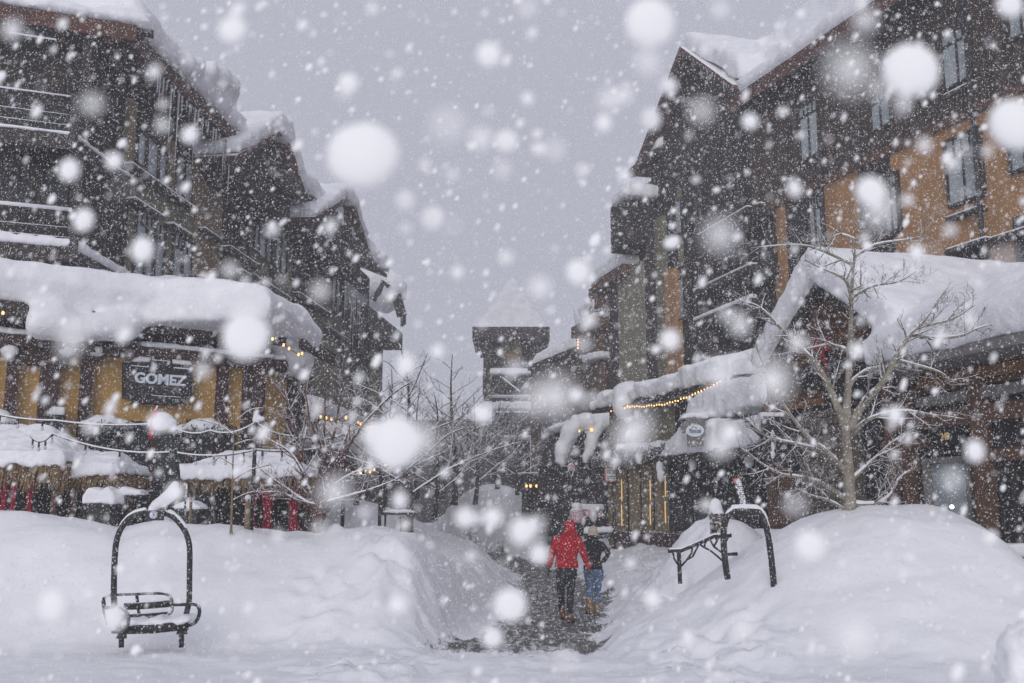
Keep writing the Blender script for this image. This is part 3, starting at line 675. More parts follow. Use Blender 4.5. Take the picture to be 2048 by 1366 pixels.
def right_gable():
    T = thing('gabled_lodge', 'tall dark gabled lodge on the right with stacked snowy balconies', 'building', RC.pt(0, 0))
    ua, _ = RC.uz(1503, 500); ub, _ = RC.uz(1306, 500); lo, hi = min(ua, ub), max(ua, ub)
    _, ze = RC.uz(1475, 183, .3)
    pk = RC.uz(1377, 108, .3); zl = RC.uz(1308, 320, .3)
    body = MB().prism(RC, [(lo, -.3), (lo, ze), (pk[0], pk[1]), (hi, zl[1]), (hi, -.3)], -8, 0); obj('wall', body, M['dark_wood'], T)
    r = MB()
    for p in ((lo - .3, ze - .2), (hi + .5, zl[1] - .3)):
        dx, dz = pk[0] - p[0], pk[1] - p[1]; r.prism(RC, [p, (pk[0], pk[1]), (pk[0], pk[1] + .3), (p[0], p[1] + .3)], -8, .7)
    ro = obj('roof', r, M['red_brown'], T)
    s2 = MB()
    s2.prism(RC, [(lo - .5, ze + .1), (pk[0], pk[1] + .25), (pk[0], pk[1] + 1.1), (lo - .5, ze + 1.3)], -9, .5)
    s2.prism(RC, [(hi + .3, zl[1]), (pk[0], pk[1] + .25), (pk[0], pk[1] + 1.0), (hi + .3, zl[1] + .25)], -9, -.1)
    s2.prism(RC, [(lo - 3, ze + .5), (pk[0], pk[1] - .5), (pk[0], pk[1] + 1.0), (lo - 3, pk[1] + .9)], -10, -3)
    s2.pxprism(RC, [(1379, 112), (1382, 84), (1450, 80), (1580, 84), (1660, 55), (1600, 130), (1478, 190)], -7, -.6)
    softsnow('roof_snow', s2, ro, .2, 4, .1, 1.2)
    st = MB()
    for x0, x1, yt in ((1400, 1421, 500), (1478, 1490, 465), (1405, 1430, 660)):
        a, z = RC.uz(x0, yt, .1); b, _ = RC.uz(x1, yt, .1); st.pbox(RC, a, b, max(z - 3.4, 2), z, 0, .12)
    obj('wall_panel', st, M['brick_brown'], T)
    tp = MB().rect(RC, 1328, 545, 1353, 780, 0, .3, z0=5); obj('pier', tp, M['stucco_orange'], T)
    ol = MB().rect(RC, 1308, 440, 1327, 790, 0, .25, z0=5); ol.rect(RC, 1353, 380, 1362, 560, 0, .1); obj('corner_board', ol, M['stucco_olive'], T)
    window(T, RC, 1351, 405, 1363, 470, .12, 1); window(T, RC, 1356, 540, 1368, 640, .12, 1, .2); window(T, RC, 1391, 395, 1395, 460, .1, 1); window(T, RC, 1396, 530, 1400, 580, .1, 1)
    window(T, RC, 1440, 470, 1475, 540, .1, 2, 0, glass='glass_dark'); window(T, RC, 1440, 600, 1478, 680, .1, 2, 0, glass='glass_dark')
    lg = MB(); sn = MB(); rl = MB()
    for x0, y0, x1, th in ((1395, 471, 1495, .07), (1385, 583, 1503, .08), (1386, 643, 1503, .16), (1391, 742, 1503, .14)):
        u0, z = RC.uz(x0, y0, 1.1); u1, _ = RC.uz(x1, y0 - 45, 1.1)
        a, b = min(u0, u1), max(u0, u1)
        lg.pbox(RC, a, b, z - .25, z, 0, 1.1); sn.pbox(RC, a, b, z, z + th, .85, 1.14)
        k = a
        while k < b: rl.tube([RC.pt(k, z - 1.15, 1.05), RC.pt(k, z - .2, 1.05)], .012, 4); k += .25
    bo = obj('balcony', lg, M['dark_beam'], T); obj('railing', rl, M['metal_black'], bo); softsnow('balcony_snow', sn, bo, .05, 3, .03, .4)
    icicles(T, RC, 1378, 1478, (112, 186), .72, 14, .1, .5)
right_gable()
def right_far():
    T = thing('olive_lodge', 'lodge with a tall olive stucco bay beside the right gabled lodge', 'building', RC.pt(RC.uz(1265, 1000)[0], 0))
    def pb(mb, x0, x1, y0, o0, o1, z0=-.3, zt=None):
        a, z = RC.uz((x0 + x1) / 2, y0, o1); u0, _ = RC.uz(x0, (y0 + 900) / 2, o1); u1, _ = RC.uz(x1, (y0 + 900) / 2, o1)
        mb.pbox(RC, min(u0, u1), max(u0, u1), z0, zt if zt else z, o0, o1)
        return min(u0, u1), max(u0, u1), z
    wl = MB(); a = pb(wl, 1232, 1305, 385, -7, -.05); obj('wall', wl, M['dark_wood'], T)
    ob = MB(); pb(ob, 1238, 1291, 535, -2, .5); obj('bay', ob, M['stucco_beige'], T)
    pr = MB(); b = pb(pr, 1292, 1304, 480, -.05, .45); pb(pr, 1228, 1237, 530, -1, .45); obj('post', pr, M['dark_beam'], T)
    bx = MB().rect(RC, 1250, 392, 1221, 488, -2, 1.4); bo = obj('bay_window_box', bx, M['dark_wood'], T)
    r = MB().section(RC, RC.uz(1306, 350, .6)[0], RC.uz(1245, 375, .6)[0], [(.6, a[2] + .5), (.6, a[2] + .8), (-7, a[2] + 4), (-7, a[2] + 3.5)]); ro = obj('roof', r, M['dark_beam'], T)
    s2 = MB(); s2.rect(RC, 1252, 362, 1219, 390, -2, 1.6); s2.section(RC, RC.uz(1304, 350, .6)[0], RC.uz(1250, 375, .6)[0], [(.4, a[2] + .9), (.2, a[2] + 1.6), (-7, a[2] + 4.8), (-7, a[2] + 3.5)])
    softsnow('roof_snow', s2, ro, .15, 5, .12, .7)
    # smaller lodge in front of it
    T2 = thing('corner_lodge', 'narrow brown lodge with stepped snowy eaves right of the clock tower', 'building', RC.pt(RC.uz(1200, 1000)[0], 0))
    w2 = MB(); pb(w2, 1186, 1237, 552, -7, .0); obj('wall', w2, M['siding'], T2)
    w3 = MB(); pb(w3, 1153, 1186, 648, -7, .1); obj('wing_wall', w3, M['brick_brown'], T2)
    dk = MB(); pb(dk, 1188, 1200, 580, 0, .35); dk.rect(RC, 1245, 527, 1182, 548, -3, .9); dk.rect(RC, 1192, 570, 1177, 622, -1, .8); dk.rect(RC, 1186, 632, 1142, 655, -3, .9); ro2 = obj('eave', dk, M['wood_brown'], T2)
    s3 = MB(); s3.rect(RC, 1244, 497, 1186, 527, -4, .8); s3.rect(RC, 1190, 590, 1148, 632, -4, .8); s3.rect(RC, 1186, 700, 1160, 716, -.5, .9)
    s3.rect(RC, 1240, 490, 1222, 527, -4, .5)
    softsnow('eave_snow', s3, ro2, .14, 6, .12, .6)
    T3 = thing('brown_shop_block', 'low brown block with sloping snowy roof between the tower and the corner lodge', 'building', at(1120, 1023, 58) - Vector((0, 0, 1.95)))
    P = Plane(1150, 57, -900)
    w4 = MB().pxprism(P, [(1062, 1060), (1062, 738), (1158, 700), (1190, 700), (1190, 1080)], -4, 0); obj('wall', w4, M['brick_brown'], T3)
    r4 = MB().pxprism(P, [(1055, 741), (1158, 698), (1158, 690), (1055, 732)], -5, .6); ro4 = obj('roof', r4, M['dark_beam'], T3)
    s4 = MB().pxprism(P, [(1056, 732), (1158, 690), (1158, 664), (1130, 676), (1070, 706)], -5, .6); softsnow('roof_snow', s4, ro4, .14, 5, .1, .8)
    for x0, y0, x1, y1 in ((1143, 765, 1182, 808), (1145, 830, 1182, 870), (1090, 830, 1122, 875)): window(T3, P, x0, y0, x1, y1, .06, 2, .3, glass='glass_dark')
    L3 = thing('string_lights', 'short upright line of warm lights on the corner lodge eave', 'lights', at(1156, 720, 54), 'warm fairy lights on the shops')
    pts = [at(1156, y, 53.6) for y in range(660, 700, 6)]; obj('cable', MB().tube(pts, .02, 4), M['metal_black'], L3); bulbs(L3, pts, .05)
right_far()

# ================================================================== RIGHT: front lodge with deep snow roof
def front_lodge():
    T = thing('chalet', 'brown chalet at the right with deep snow on its gable roof and number 240', 'building', RE.pt(0, 0))
    u_r, _ = RE.uz(2350, 900); u_l, _ = RE.uz(1530, 900)
    zE = RE.uz(1515, 738, 1.0)[1]
    obj('wall', MB().pbox(RE, u_r, u_l, -.3, zE, -6, 0), M['dark_wood'], T)
    # warm boards under the main eave, beams
    wm = MB().rect(RE, 1830, 724, 2240, 792, 0, .12); wm.rect(RE, 1522, 800, 1640, 830, 0, .12); obj('siding', wm, M['siding_warm'], T)
    bm_ = MB(); bm_.rect(RE, 1800, 832, 2240, 862, .0, .3); bm_.rect(RE, 1950, 900, 2240, 925, .0, .2); bm_.rect(RE, 1760, 885, 1850, 905, 0, .2)
    for x0, x1, yt in ((1524, 1546, 742), (1546, 1582, 945), (1932, 1947, 760), (1760, 1775, 740), (1790, 1800, 740)): 
        a, z = RE.uz(x0, yt, .35); b, _ = RE.uz(x1, yt, .35); bm_.pbox(RE, min(a, b), max(a, b), -.3, z, 0, .35)
    obj('beam', bm_, M['wood_brown'], T)
    gb = MB().rect(RE, 1830, 796, 2240, 815, 0, .25); obj('gutter_board', gb, M['sign_grey'], T)
    st = MB().rect(RE, 1600, 830, 1690, 1000, 0, .5, z0=0); obj('chimney_breast', st, M['stone'], T, 'rough grey-brown stone pillar')
    # stone blocks
    sb = MB(); u0, zt = RE.uz(1600, 832, .5); u1, _ = RE.uz(1690, 900, .5); a, b = min(u0, u1), max(u0, u1); z = .5
    while z < zt:
        k = a
        while k < b - .1:
            l = .18 + .2 * rnd(); l = min(l, b - k); sb.pbox(RE, k + .01, k + l - .01, z + .01, z + .15, .5, .52 + .05 * rnd()); k += l
        z += .17
    obj('stone_facing', sb, M['stone'], T)
    # gable end
    A, B, Cc = RE.uz(1517, 738, .9), RE.uz(1610, 572, .9), None
    Cr = (2 * B[0] - A[0], A[1])
    obj('gable_wall', MB().prism(RE, [A, B, Cr], -.2, .3), M['siding_warm'], T)
    bb = MB()
    for t in (.18, .42, .68):
        z = A[1] + (B[1] - A[1]) * t; w0 = (1 - t) * (B[0] - A[0]) * .98; bb.pbox(RE, B[0] + w0, B[0] - w0, z - .09, z + .09, .3, .42)
    bb.pbox(RE, B[0] - .08, B[0] + .08, A[1], B[1] - .2, .3, .44)
    obj('truss_board', bb, M['red_brown'], T)
    rr = MB()
    for s_ in (A, Cr):
        d = Vector((B[0] - s_[0], B[1] - s_[1])); l = d.length; n = Vector((-d.y, d.x)) / l
        if n.y < 0: n = -n
        p0 = Vector(s_) - d / l * .25; rr.prism(RE, [tuple(p0), B, (B[0] + n.x * 0, B[1] + .2), tuple(p0 + n * .2)], -7, .62)
    ro = obj('roof', rr, M['dark_beam'], T)
    # main roof to the right (nearer)
    zM = RE.uz(1900, 702, 1.0)[1]; zR = zM + 2.6
    ul = Cr[0]; ur = u_r
    mr_ = MB().section(RE, min(ul, ur), max(ul, ur), [(1.0, zM - .12), (1.0, zM + .05), (-6, zM + .15), (-6, zM - .1)]); obj('main_roof', mr_, M['sign_grey'], T)
    s2 = MB()
    for s_, dz in ((A, .50), (Cr, .62)):
        d = Vector((B[0] - s_[0], B[1] - s_[1])); l = d.length; n = Vector((-d.y, d.x)) / l
        if n.y < 0: n = -n
        p0 = Vector(s_) - d / l * .25
        s2.prism(RE, [tuple(p0 + n * .18), (B[0], B[1] + .2), (B[0], B[1] + .95), tuple(p0 + n * (.2 + dz))], -7, .85)
    lo, hi = min(ul, ur), max(ul, ur)
    tz = sorted((RE.uz(x, y, -2.5)) for x, y in ((1500, 520), (1605, 512), (1700, 500), (1830, 502), (1900, 517), (1950, 528), (2000, 520), (2048, 510), (2350, 470)))
    nseg = 22
    for k in range(nseg):
        a = lo + (hi - lo) * k / nseg; b = lo + (hi - lo) * (k + 1) / nseg + .05
        xm = (a + b) / 2; zT = float(np.interp(xm, [t[0] for t in tz], [t[1] for t in tz])) - .12; dip = 0
        s2.section(RE, a, b, [(1.05, zM + .05), (1.1, zM + .55), (.2, min(zM + 1.25, zT - .25)), (-2.5, zT), (-6, zT - .1), (-6, zM + .2)])
    softsnow('roof_snow', s2, ro, .09, 9, .07, 1.0)
    # windows and glazed door
    for x0, y0, x1, y1, c_, g_ in ((1600, 745, 1640, 790, 2, 'glass_dark'), (1970, 845, 2040, 895, 2, 'glass_dark'), (1955, 930, 2030, 1080, 3, 'glass_dark'), (1700, 830, 1755, 900, 2, 'glass_dark'), (1700, 920, 1755, 1040, 2, 'glass_dark'), (1556, 860, 1592, 1000, 1, 'glass_dark'), (1850, 850, 1925, 905, 2, 'glass_dark')):
        window(T, RE, x0, y0, x1, y1, .05, c_, 0, glass=g_)
    dr = MB(); u0, zt = RE.uz(1852, 928, .2); u1, _ = RE.uz(1932, 950, .2); a, b = min(u0, u1), max(u0, u1)
    dr.pbox(RE, a - .09, a, 0, zt + .1, 0, .22); dr.pbox(RE, b, b + .09, 0, zt + .1, 0, .22); dr.pbox(RE, a, b, zt, zt + .1, 0, .218)
    do = obj('door', dr, M['sign_grey'], T); obj('pane', MB().pbox(RE, a, b, 0, zt, .02, .08), M['glass'], do)
    lu, lz = RE.uz(1905, 1030, .3); la = obj('lamp', MB().ball(RE.pt(lu, lz + .14, .3), .035, 12, 8), M['lamp_white'], T, 'bright white lamp by the glazed door')  # added glowing ball stands in for light reflected in the door glass
    textmesh('house_number', '240', RE, 1881, 866, 1898, 881, .36, 'gold', T, .02, .0)
    obj('number_board', MB().rect(RE, 1872, 855, 1907, 892, .05, .34), M['metal_plain'], T)
    # eave lamps gutter
    W = thing('wreath', 'green wreath with a red bow high on the chalet gable', 'wreath', RE.pt(*RE.uz(1645, 745, .5), .5))
    rg = MB(); uc, zc = RE.uz(1650, 712, .55)
    for k in range(160):
        t = rnd() * 2 * math.pi; c_ = RE.pt(uc + .32 * math.cos(t), zc + .32 * math.sin(t), .52 + .05 * rnd()); d = Vector((rnd() - .5, rnd() - .5, rnd() - .5)).normalized() * .12
        rg.tube([c_ - d, c_ + d], [.015, .004], 3)
    obj('greenery', rg, M['needles'], W)
    bw = MB()
    for sx in (-1, 1):
        bw.tube([RE.pt(uc, zc + .2, .6), RE.pt(uc + sx * .22, zc + .34, .62), RE.pt(uc + sx * .26, zc + .1, .62), RE.pt(uc, zc + .18, .62)], [(.03, .07)] * 4, 6)
        bw.tube([RE.pt(uc, zc + .2, .61), RE.pt(uc + sx * .08, zc - .1, .63), RE.pt(uc + sx * .14, zc - .42, .61)], [(.02, .07), (.015, .07), (.01, .06)], 6)
    obj('bow', bw, M['cloth_red'], W)
front_lodge()

# ================================================================== RIGHT: arcade of shops
def arcade():
    T = thing('shop_arcade', 'long low olive shop row on the right with sagging snow along its eave', 'building', RB.pt(0, 0))
    ua, _ = RB.uz(1522, 900); ub, _ = RB.uz(1228, 900); a, b = min(ua, ub), max(ua, ub)
    z = RB.uz(1300, 795, .6)[1]
    obj('wall', MB().pbox(RB, a, b, -.3, z, -5, 0), M['dark_wood'], T)
    ol = MB(); c0, _ = RB.uz(1345, 850, .1); zz = RB.uz(1300, 893, .1)[1]; ol.pbox(RB, min(c0, b), max(c0, b), zz, z - .02, 0, .15); obj('wall_panel', ol, M['stucco_olive'], T)
    ro = obj('roof', MB().section(RB, a, b + .2, [(.7, z - .12), (.7, z + .05), (-5, z + .7), (-5, z + .5)]), M['dark_beam'], T)
    s2 = MB(); n = 16
    for k in range(n):
        p = a + (b + .1 - a) * k / n; q_ = a + (b + .1 - a) * (k + 1) / n + .05; t = (k + .5) / n
        th = .25 + .25 * abs(math.sin(k * 1.9)) + (.12 if t < .4 else 0)
        s2.section(RB, p, q_, [(.8, z - .0), (.85, z + th), (-1, z + .4 + th), (-5, z + 1.0), (-5, z + .6)])
    u, z2 = RB.uz(1245, 788, .7); s2.ball(RB.pt(u, z2, .5), (.5, .6, .45)); u, z2 = RB.uz(1240, 812, .9); s2.ball(RB.pt(u, z2, .8), (.35, .4, .5))
    s2.pxprism(RB, [(1366, 832), (1370, 806), (1392, 784), (1440, 764), (1530, 742), (1530, 800), (1470, 822), (1412, 834)], -.3, 1.0)
    s2.pxprism(RB, [(1362, 838), (1364, 826), (1410, 822), (1412, 836)], -.1, 1.25)
    softsnow('roof_snow', s2, ro, .08, 5, .08, .5)
    # pilasters, glazing, dark base
    pi = MB()
    for x0, x1 in ((1232, 1242), (1258, 1269), (1283, 1293), (1309, 1320), (1216, 1224)):
        p, _ = RB.uz(x0, 980, .3); q_, _ = RB.uz(x1, 980, .3); pi.pbox(RB, min(p, q_), max(p, q_), .2, zz - .05, 0, .3)
    obj('pilaster', pi, M['stucco_tan'], T)
    for x0, x1 in ((1243, 1257), (1270, 1282), (1294, 1308), (1322, 1340)): window(T, RB, x0, 925, x1, 1062, .05, 1, 0, glass='glass')
    for x0, x1 in ((1352, 1385), (1392, 1425), (1432, 1470), (1478, 1512)): window(T, RB, x0, 925, x1, 1050, .05, 2, .2, glass='glass_dark')
    obj('plinth', MB().rect(RB, 1225, 1062, 1345, 1100, 0, .36, z0=.1), M['maroon'], T)
    sp = MB()
    for x, y0, y1 in ((1243, 905 + 55, 1052), (1300, 960, 1050), (1330, 950, 1046)):
        for ya, yb in ((y0, (y0 + y1) / 2 - 4), ((y0 + y1) / 2 + 4, y1)):
            u, za = RB.uz(x, ya, .4); _, zb = RB.uz(x, yb, .4); sp.pbox(RB, u, u + .018, zb, za, .38, .41)
    obj('light_strip', sp, M['strip_warm'], T)
    # snowy awnings
    for (pts, o1, nm) in (([(1315, 913), (1361, 846), (1425, 836), (1425, 903)], 1.3, 0), ([(1432, 905), (1458, 845), (1515, 826), (1515, 885)], 1.4, 1), ([(1226, 905), (1232, 892), (1258, 884), (1290, 890), (1314, 878), (1316, 905)], .7, 2)):
        s3 = MB(); uv = [RB.uz(x, y, o1) for x, y in pts]; us = [p[0] for p in uv]; zs = [p[1] for p in uv]
        s3.prism(RB, uv, .05, o1)
        aw = obj('awning', MB().pbox(RB, min(us) + .05, max(us) - .05, min(zs) - .12, min(zs) + .1, 0, o1 - .05), M['dark_beam'], T)
        softsnow('awning_snow', s3, aw, .06, 6, .06, .5)
    hd = MB()
    for k in range(900):
        u = a + (b - a) * rnd(); zt = zz - .15 - .35 * rnd() ** 1.5; p = RB.pt(u, zt, .5 + .35 * rnd()); d = Vector((rnd() - .5, rnd() - .5, -.4 * rnd())).normalized() * .16
        hd.tube([p - d, p + d], [.022, .005], 3)
    obj('garland', hd, M['needles'], T)
    gs = MB()
    for x, y in ((1320, 935), (1322, 950), (1278, 915), (1385, 925), (1440, 830), (1442, 850), (1500, 905), (1498, 920), (1425, 870)):
        u, z2 = RB.uz(x, y, .8); gs.ball(RB.pt(u, z2, .8), (.12, .12, .2), 10, 8)
    obj('snow_clump', gs, M['fine_snow'], T)
    # string lights
    S = thing('string_lights', 'long line of warm lights under the snowy eave of the olive shop row', 'lights', RB.pt(0, z - .2, .9), 'warm fairy lights on the shops')
    P0 = RB.pt(*RB.uz(1222, 818, .95), .95); P1 = RB.pt(*RB.uz(1255, 808, .95), .95); P2_ = RB.pt(*RB.uz(1440, 758, .95), .95)
    pts = string_pts(P0, P1, 6, .05) + string_pts(P1, P2_, 34, .22); obj('cable', MB().tube(pts, .012, 4), M['metal_black'], S); bulbs(S, [p - Vector((0, 0, .04 + .05 * rnd())) for p in pts[::1]], .021)
    # wreath
    W = thing('wreath', 'snow-laden wreath with a red bow on the olive shop wall', 'wreath', RB.pt(*RB.uz(1275, 860, .3), .3))
    g = MB(); uc, zc = RB.uz(1275, 838, .3)
    for k in range(220):
        t = rnd() * 2 * math.pi; c_ = RB.pt(uc + .26 * math.cos(t) * (.6 + .4 * rnd()), zc + .34 * math.sin(t), .25 + .1 * rnd()); d = Vector((rnd() - .5, rnd() - .5, rnd() - .5)).normalized() * .11
        g.tube([c_ - d, c_ + d], [.018, .004], 3)
    obj('greenery', g, M['needles'], W)
    obj('bow', MB().ball(RB.pt(uc, zc + .08, .42), (.14, .08, .12)).tube([RB.pt(uc, zc, .42), RB.pt(uc + .1, zc - .25, .42)], [(.02, .06)] * 2, 6), M['cloth_red'], W)
    softsnow('wreath_snow', MB().ball(RB.pt(uc, zc + .42, .32), (.2, .2, .3)).ball(RB.pt(uc - .12, zc + .15, .36), (.12, .1, .2)), W, .03, 2, .03, .1)
    # shop sign: oval
    Sg = thing('shop_sign', 'oval grey sign with handwritten lettering and a mountain outline above a shop awning', 'sign', RB.pt(*RB.uz(1390, 900, 1.6), 1.6))
    PS = Plane(1390, RB.pt(*RB.uz(1390, 870, 1.6), 1.6).y, 60000)
    sh = MB().pxprism(PS, [(1361, 852), (1372, 840), (1388, 836), (1405, 838), (1414, 852), (1408, 866), (1407, 892), (1376, 893), (1374, 868), (1366, 866)], -.06, 0); obj('sign_board', sh, M['sign_grey'], Sg)
    ov = [(1390 + 18 * math.cos(t * math.pi / 12), 861 + 12.5 * math.sin(t * math.pi / 12)) for t in range(24)]; obj('oval_panel', MB().pxprism(PS, ov, 0, .03), M['letter'], Sg)
    textmesh('lettering', 'Mammoth', PS, 1378, 857, 1402, 866, .04, 'black_ink', Sg, .01, 0, .35)
    mo = MB().tube([PS.pt(*PS.uz(x, y, .04), .04) for x, y in ((1382, 858), (1388, 851), (1391, 855), (1394, 857))], .007, 4); obj('emblem', mo, M['black_ink'], Sg)
    softsnow('sign_snow', MB().pxprism(PS, [(1360, 838), (1372, 826), (1420, 824), (1418, 838), (1390, 834)], -.3, .1), Sg, .035, 4, .03, .2)
    # blade sign
    B = thing('blade_sign', 'tall black blade sign with a white letter C hanging beside the chalet', 'sign', at(1547, 930, 22.5))
    PB = Plane(1547, 22.6, 60000)
    obj('sign_board', MB().rect(PB, 1523, 832, 1572, 925, -.1, 0), M['sign_dark'], B); textmesh('lettering', 'C', PB, 1539, 834, 1549, 850, .02, 'letter', B)
    softsnow('sign_snow', MB().rect(PB, 1522, 824, 1568, 833, -.2, .06).ball(PB.pt(*PB.uz(1545, 868, .05), .05), (.05, .04, .1)).ball(PB.pt(*PB.uz(1546, 910, .05), .05), (.06, .04, .09)).ball(PB.pt(*PB.uz(1546, 893, .05), .05), (.05, .04, .12)), B, .022, 2, .02, .1)
    obj('bracket', MB().tube([at(1478, 828, 22.5), at(1525, 875, 22.6)], .04, 6), M['metal_black'], B)
arcade()
def kiosk():
    Y = 41
    T = thing('small_shop', 'small steep-roofed shop front with thick snow slipping down both roof slopes', 'building', at(1165, 1023, Y) - Vector((0, 0, 1.95)))
    P = Plane(1165, Y, 9000)
    obj('wall', MB().pxprism(P, [(1122, 1075), (1130, 925), (1152, 858), (1190, 855), (1228, 870), (1228, 1075)], -4, 0), M['dark_wood'], T)
    obj('gable_panel', MB().pxprism(P, [(1198, 915), (1206, 888), (1222, 885), (1226, 915)], 0, .2), M['siding_warm'], T)
    s2 = MB()
    def run(pts, r): s2.tube([P.pt(*P.uz(x, y, .5), .3) for x, y in pts], r, 10)
    run(((1121, 928), (1128, 900), (1140, 868), (1158, 845), (1178, 842), (1192, 850)), [.22, .32, .38, .42, .38, .3])
    run(((1170, 925), (1182, 900), (1190, 868), (1204, 838), (1224, 828)), [.15, .25, .3, .45, .5])
    s2.pxprism(P, [(1140, 845), (1165, 833), (1235, 822), (1235, 850), (1195, 850), (1150, 856)], -4, .1)
    softsnow('roof_snow', s2, T, .08, 5, .12, .4)
    S = thing('string_lights', 'two warm lights under the snowy gable of the small shop', 'lights', at(1170, 862, Y - .6), 'warm fairy lights on the shops')
    pts = [at(1158, 861, Y - .6), at(1183, 860, Y - .6)]; obj('cable', MB().tube(pts, .01, 4), M['metal_black'], S); bulbs(S, pts, .055)
    W = thing('canopy', 'low market canopy with snow and a row of warm lights', 'canopy', at(1075, 1023, 46) - Vector((0, 0, 1.2)))
    P2 = Plane(1075, 46, 30000)
    obj('canopy_roof', MB().pxprism(P2, [(1045, 945), (1130, 950), (1130, 970), (1045, 968)], -3, 0), M['dark_wood'], W)
    obj('post', MB().rect(P2, 1048, 965, 1053, 1060, -.1, 0).rect(P2, 1122, 965, 1127, 1060, -.1, 0), M['dark_beam'], W)
    obj('back_wall', MB().pxprism(P2, [(1045, 968), (1130, 968), (1130, 1060), (1045, 1060)], -3, -2.5), M['dark_wood'], W)
    softsnow('canopy_snow', MB().pxprism(P2, [(1040, 944), (1088, 944), (1105, 930), (1122, 938), (1135, 946), (1135, 952), (1040, 947)], -2, .2), W, .07, 3, .06, .4)
    S2 = thing('string_lights', 'row of warm bulbs under the low canopy left of the small shop', 'lights', at(1080, 973, 45.9), 'warm fairy lights on the shops')
    pts = [at(x, 972, 45.8) for x in (1053, 1061, 1073, 1085, 1087, 1097, 1108)]; obj('cable', MB().tube(pts, .01, 4), M['metal_black'], S2); bulbs(S2, pts, .055)
    # ice cream sign
    I = thing('ice_cream_sign', 'ice cream cone sign with a pink scoop hanging by the small shop', 'sign', at(1142, 954, 39.5))
    P3 = Plane(1142, 39.5, 60000)
    obj('scoop', MB().ball(at(1142, 934, 39.5), (.15, .08, .15)), M['pink'], I)
    obj('cone', MB().pxprism(P3, [(1136, 940), (1148, 940), (1142.5, 955)], -.08, 0), M['frame_dark'], I)
    obj('cone_outline', MB().tube([at(1136, 938, 39.4), at(1142.5, 955, 39.4), at(1149, 936, 39.4)], .018, 5).tube([at(1120, 932, 39.6), at(1136, 932, 39.6)], .02, 5), M['white_paint'], I)
    obj('leaf', MB().ball(at(1132, 945, 39.5), (.1, .04, .06)), M['green'], I)
    # framed sign on a post with a snow hat
    G = thing('framed_sign', 'small white board sign in an orange frame under a tall cap of snow', 'sign', at(1225, 1080, 33))
    P4 = Plane(1227, 33, 60000)
    obj('sign_board', MB().rect(P4, 1211, 936, 1242, 961, -.05, 0), M['white_paint'], G)
    fr = MB()
    for x0, y0, x1, y1 in ((1209, 934, 1244, 936.5), (1209, 960.5, 1244, 963), (1209, 934, 1211.5, 963), (1241.5, 934, 1244, 963)): fr.rect(P4, x0, y0, x1, y1, -.06, .02 + .001 * (x0 % 3))
    obj('frame', fr, M['orange'], G)
    ik = MB()
    for y in (941, 945, 952.5, 956.5):
        x = 1214
        while x < 1238:
            l = 1.6 + rnd() * 3; ik.rect(P4, x, y, min(x + l, 1239), y + 1.6 + rnd() * .8, 0, .012); x += l + .9
    obj('faded_lettering', ik, M['black_ink'], G)
    obj('post', MB().rect(P4, 1224, 963, 1228, 1085, -.15, -.08).rect(P4, 1207, 963, 1256, 965, -.08, -.02), M['frame_dark'], G)
    softsnow('snow_cap', MB().pxprism(P4, [(1203, 922), (1208, 918), (1220, 913), (1236, 914), (1242, 926), (1243, 934), (1209, 934), (1208, 926)], -.5, .15), G, .04, 4, .04, .3)
    # pink figures under snow
    P5 = Plane(1160, 36, 60000); c5 = lambda x, y, o=0: P5.pt(*P5.uz(x, y, o), o)
    Fg = thing('snowed_planter', 'rounded pink tub shape plastered with snow behind the red-jacketed walker', 'planter', c5(1153, 1045))
    obj('tub', MB().tube([c5(1154, 1046), c5(1154, 1035), c5(1153, 1022), c5(1153, 1013)], [.2, .27, .25, .1], 14), M['pink'], Fg)
    softsnow('snow_cap', MB().ball(c5(1153, 1012), (.2, .2, .14)).ball(c5(1166, 1040), (.1, .2, .2)), Fg, .04, 3, .03, .2)
    F2 = thing('snowed_cart', 'pale pink cart with dark wheel openings under a flat slab of snow', 'cart', c5(1188, 1050))
    obj('cart_body', MB().rect(P5, 1170, 1020, 1206, 1040, -.6, 0), M['pink'], F2)
    for x in (1176, 1200): obj('wheel', MB().tube([c5(x, 1040, .04), c5(x, 1040, -.1)], .11, 14), M['rubber'], F2)
    softsnow('snow_cap', MB().rect(P5, 1163, 1008, 1209, 1020, -.7, .1).ball(c5(1187, 1030), (.16, .2, .25)), F2, .04, 4, .04, .2)
    # small post with handle
    Kp = thing('hand_pump_post', 'slim black post with two crossbars left of the red-jacketed walker', 'post', at(1116, 1070, 33))
    obj('pole', MB().tube([at(1115, 1080, 33), at(1116, 1020, 33)], .028, 8), M['metal_black'], Kp); obj('crossbar', MB().tube([at(1106, 1039, 33), at(1115, 1040, 33)], .02, 6).tube([at(1109, 1020, 33), at(1115, 1021, 33)], .035, 6), M['metal_black'], Kp)
    Bn = thing('bench', 'low dark bench under snow beside the shop plinth', 'bench', at(1200, 1066, 33))
    obj('seat', MB().tube([at(1168, 1066, 33), at(1225, 1064, 33)], [(.05, .2)] * 2, 4, False), M['metal_black'], Bn)
    for x in (1175, 1218): obj('leg', MB().tube([at(x, 1066, 33), at(x, 1082, 33)], .03, 6), M['metal_black'], Bn)
    softsnow('snow_cap', MB().tube([at(1168, 1061, 33), at(1225, 1059, 33)], [.11] * 2, 8), Bn, .035, 3, .04, .3)
kiosk()

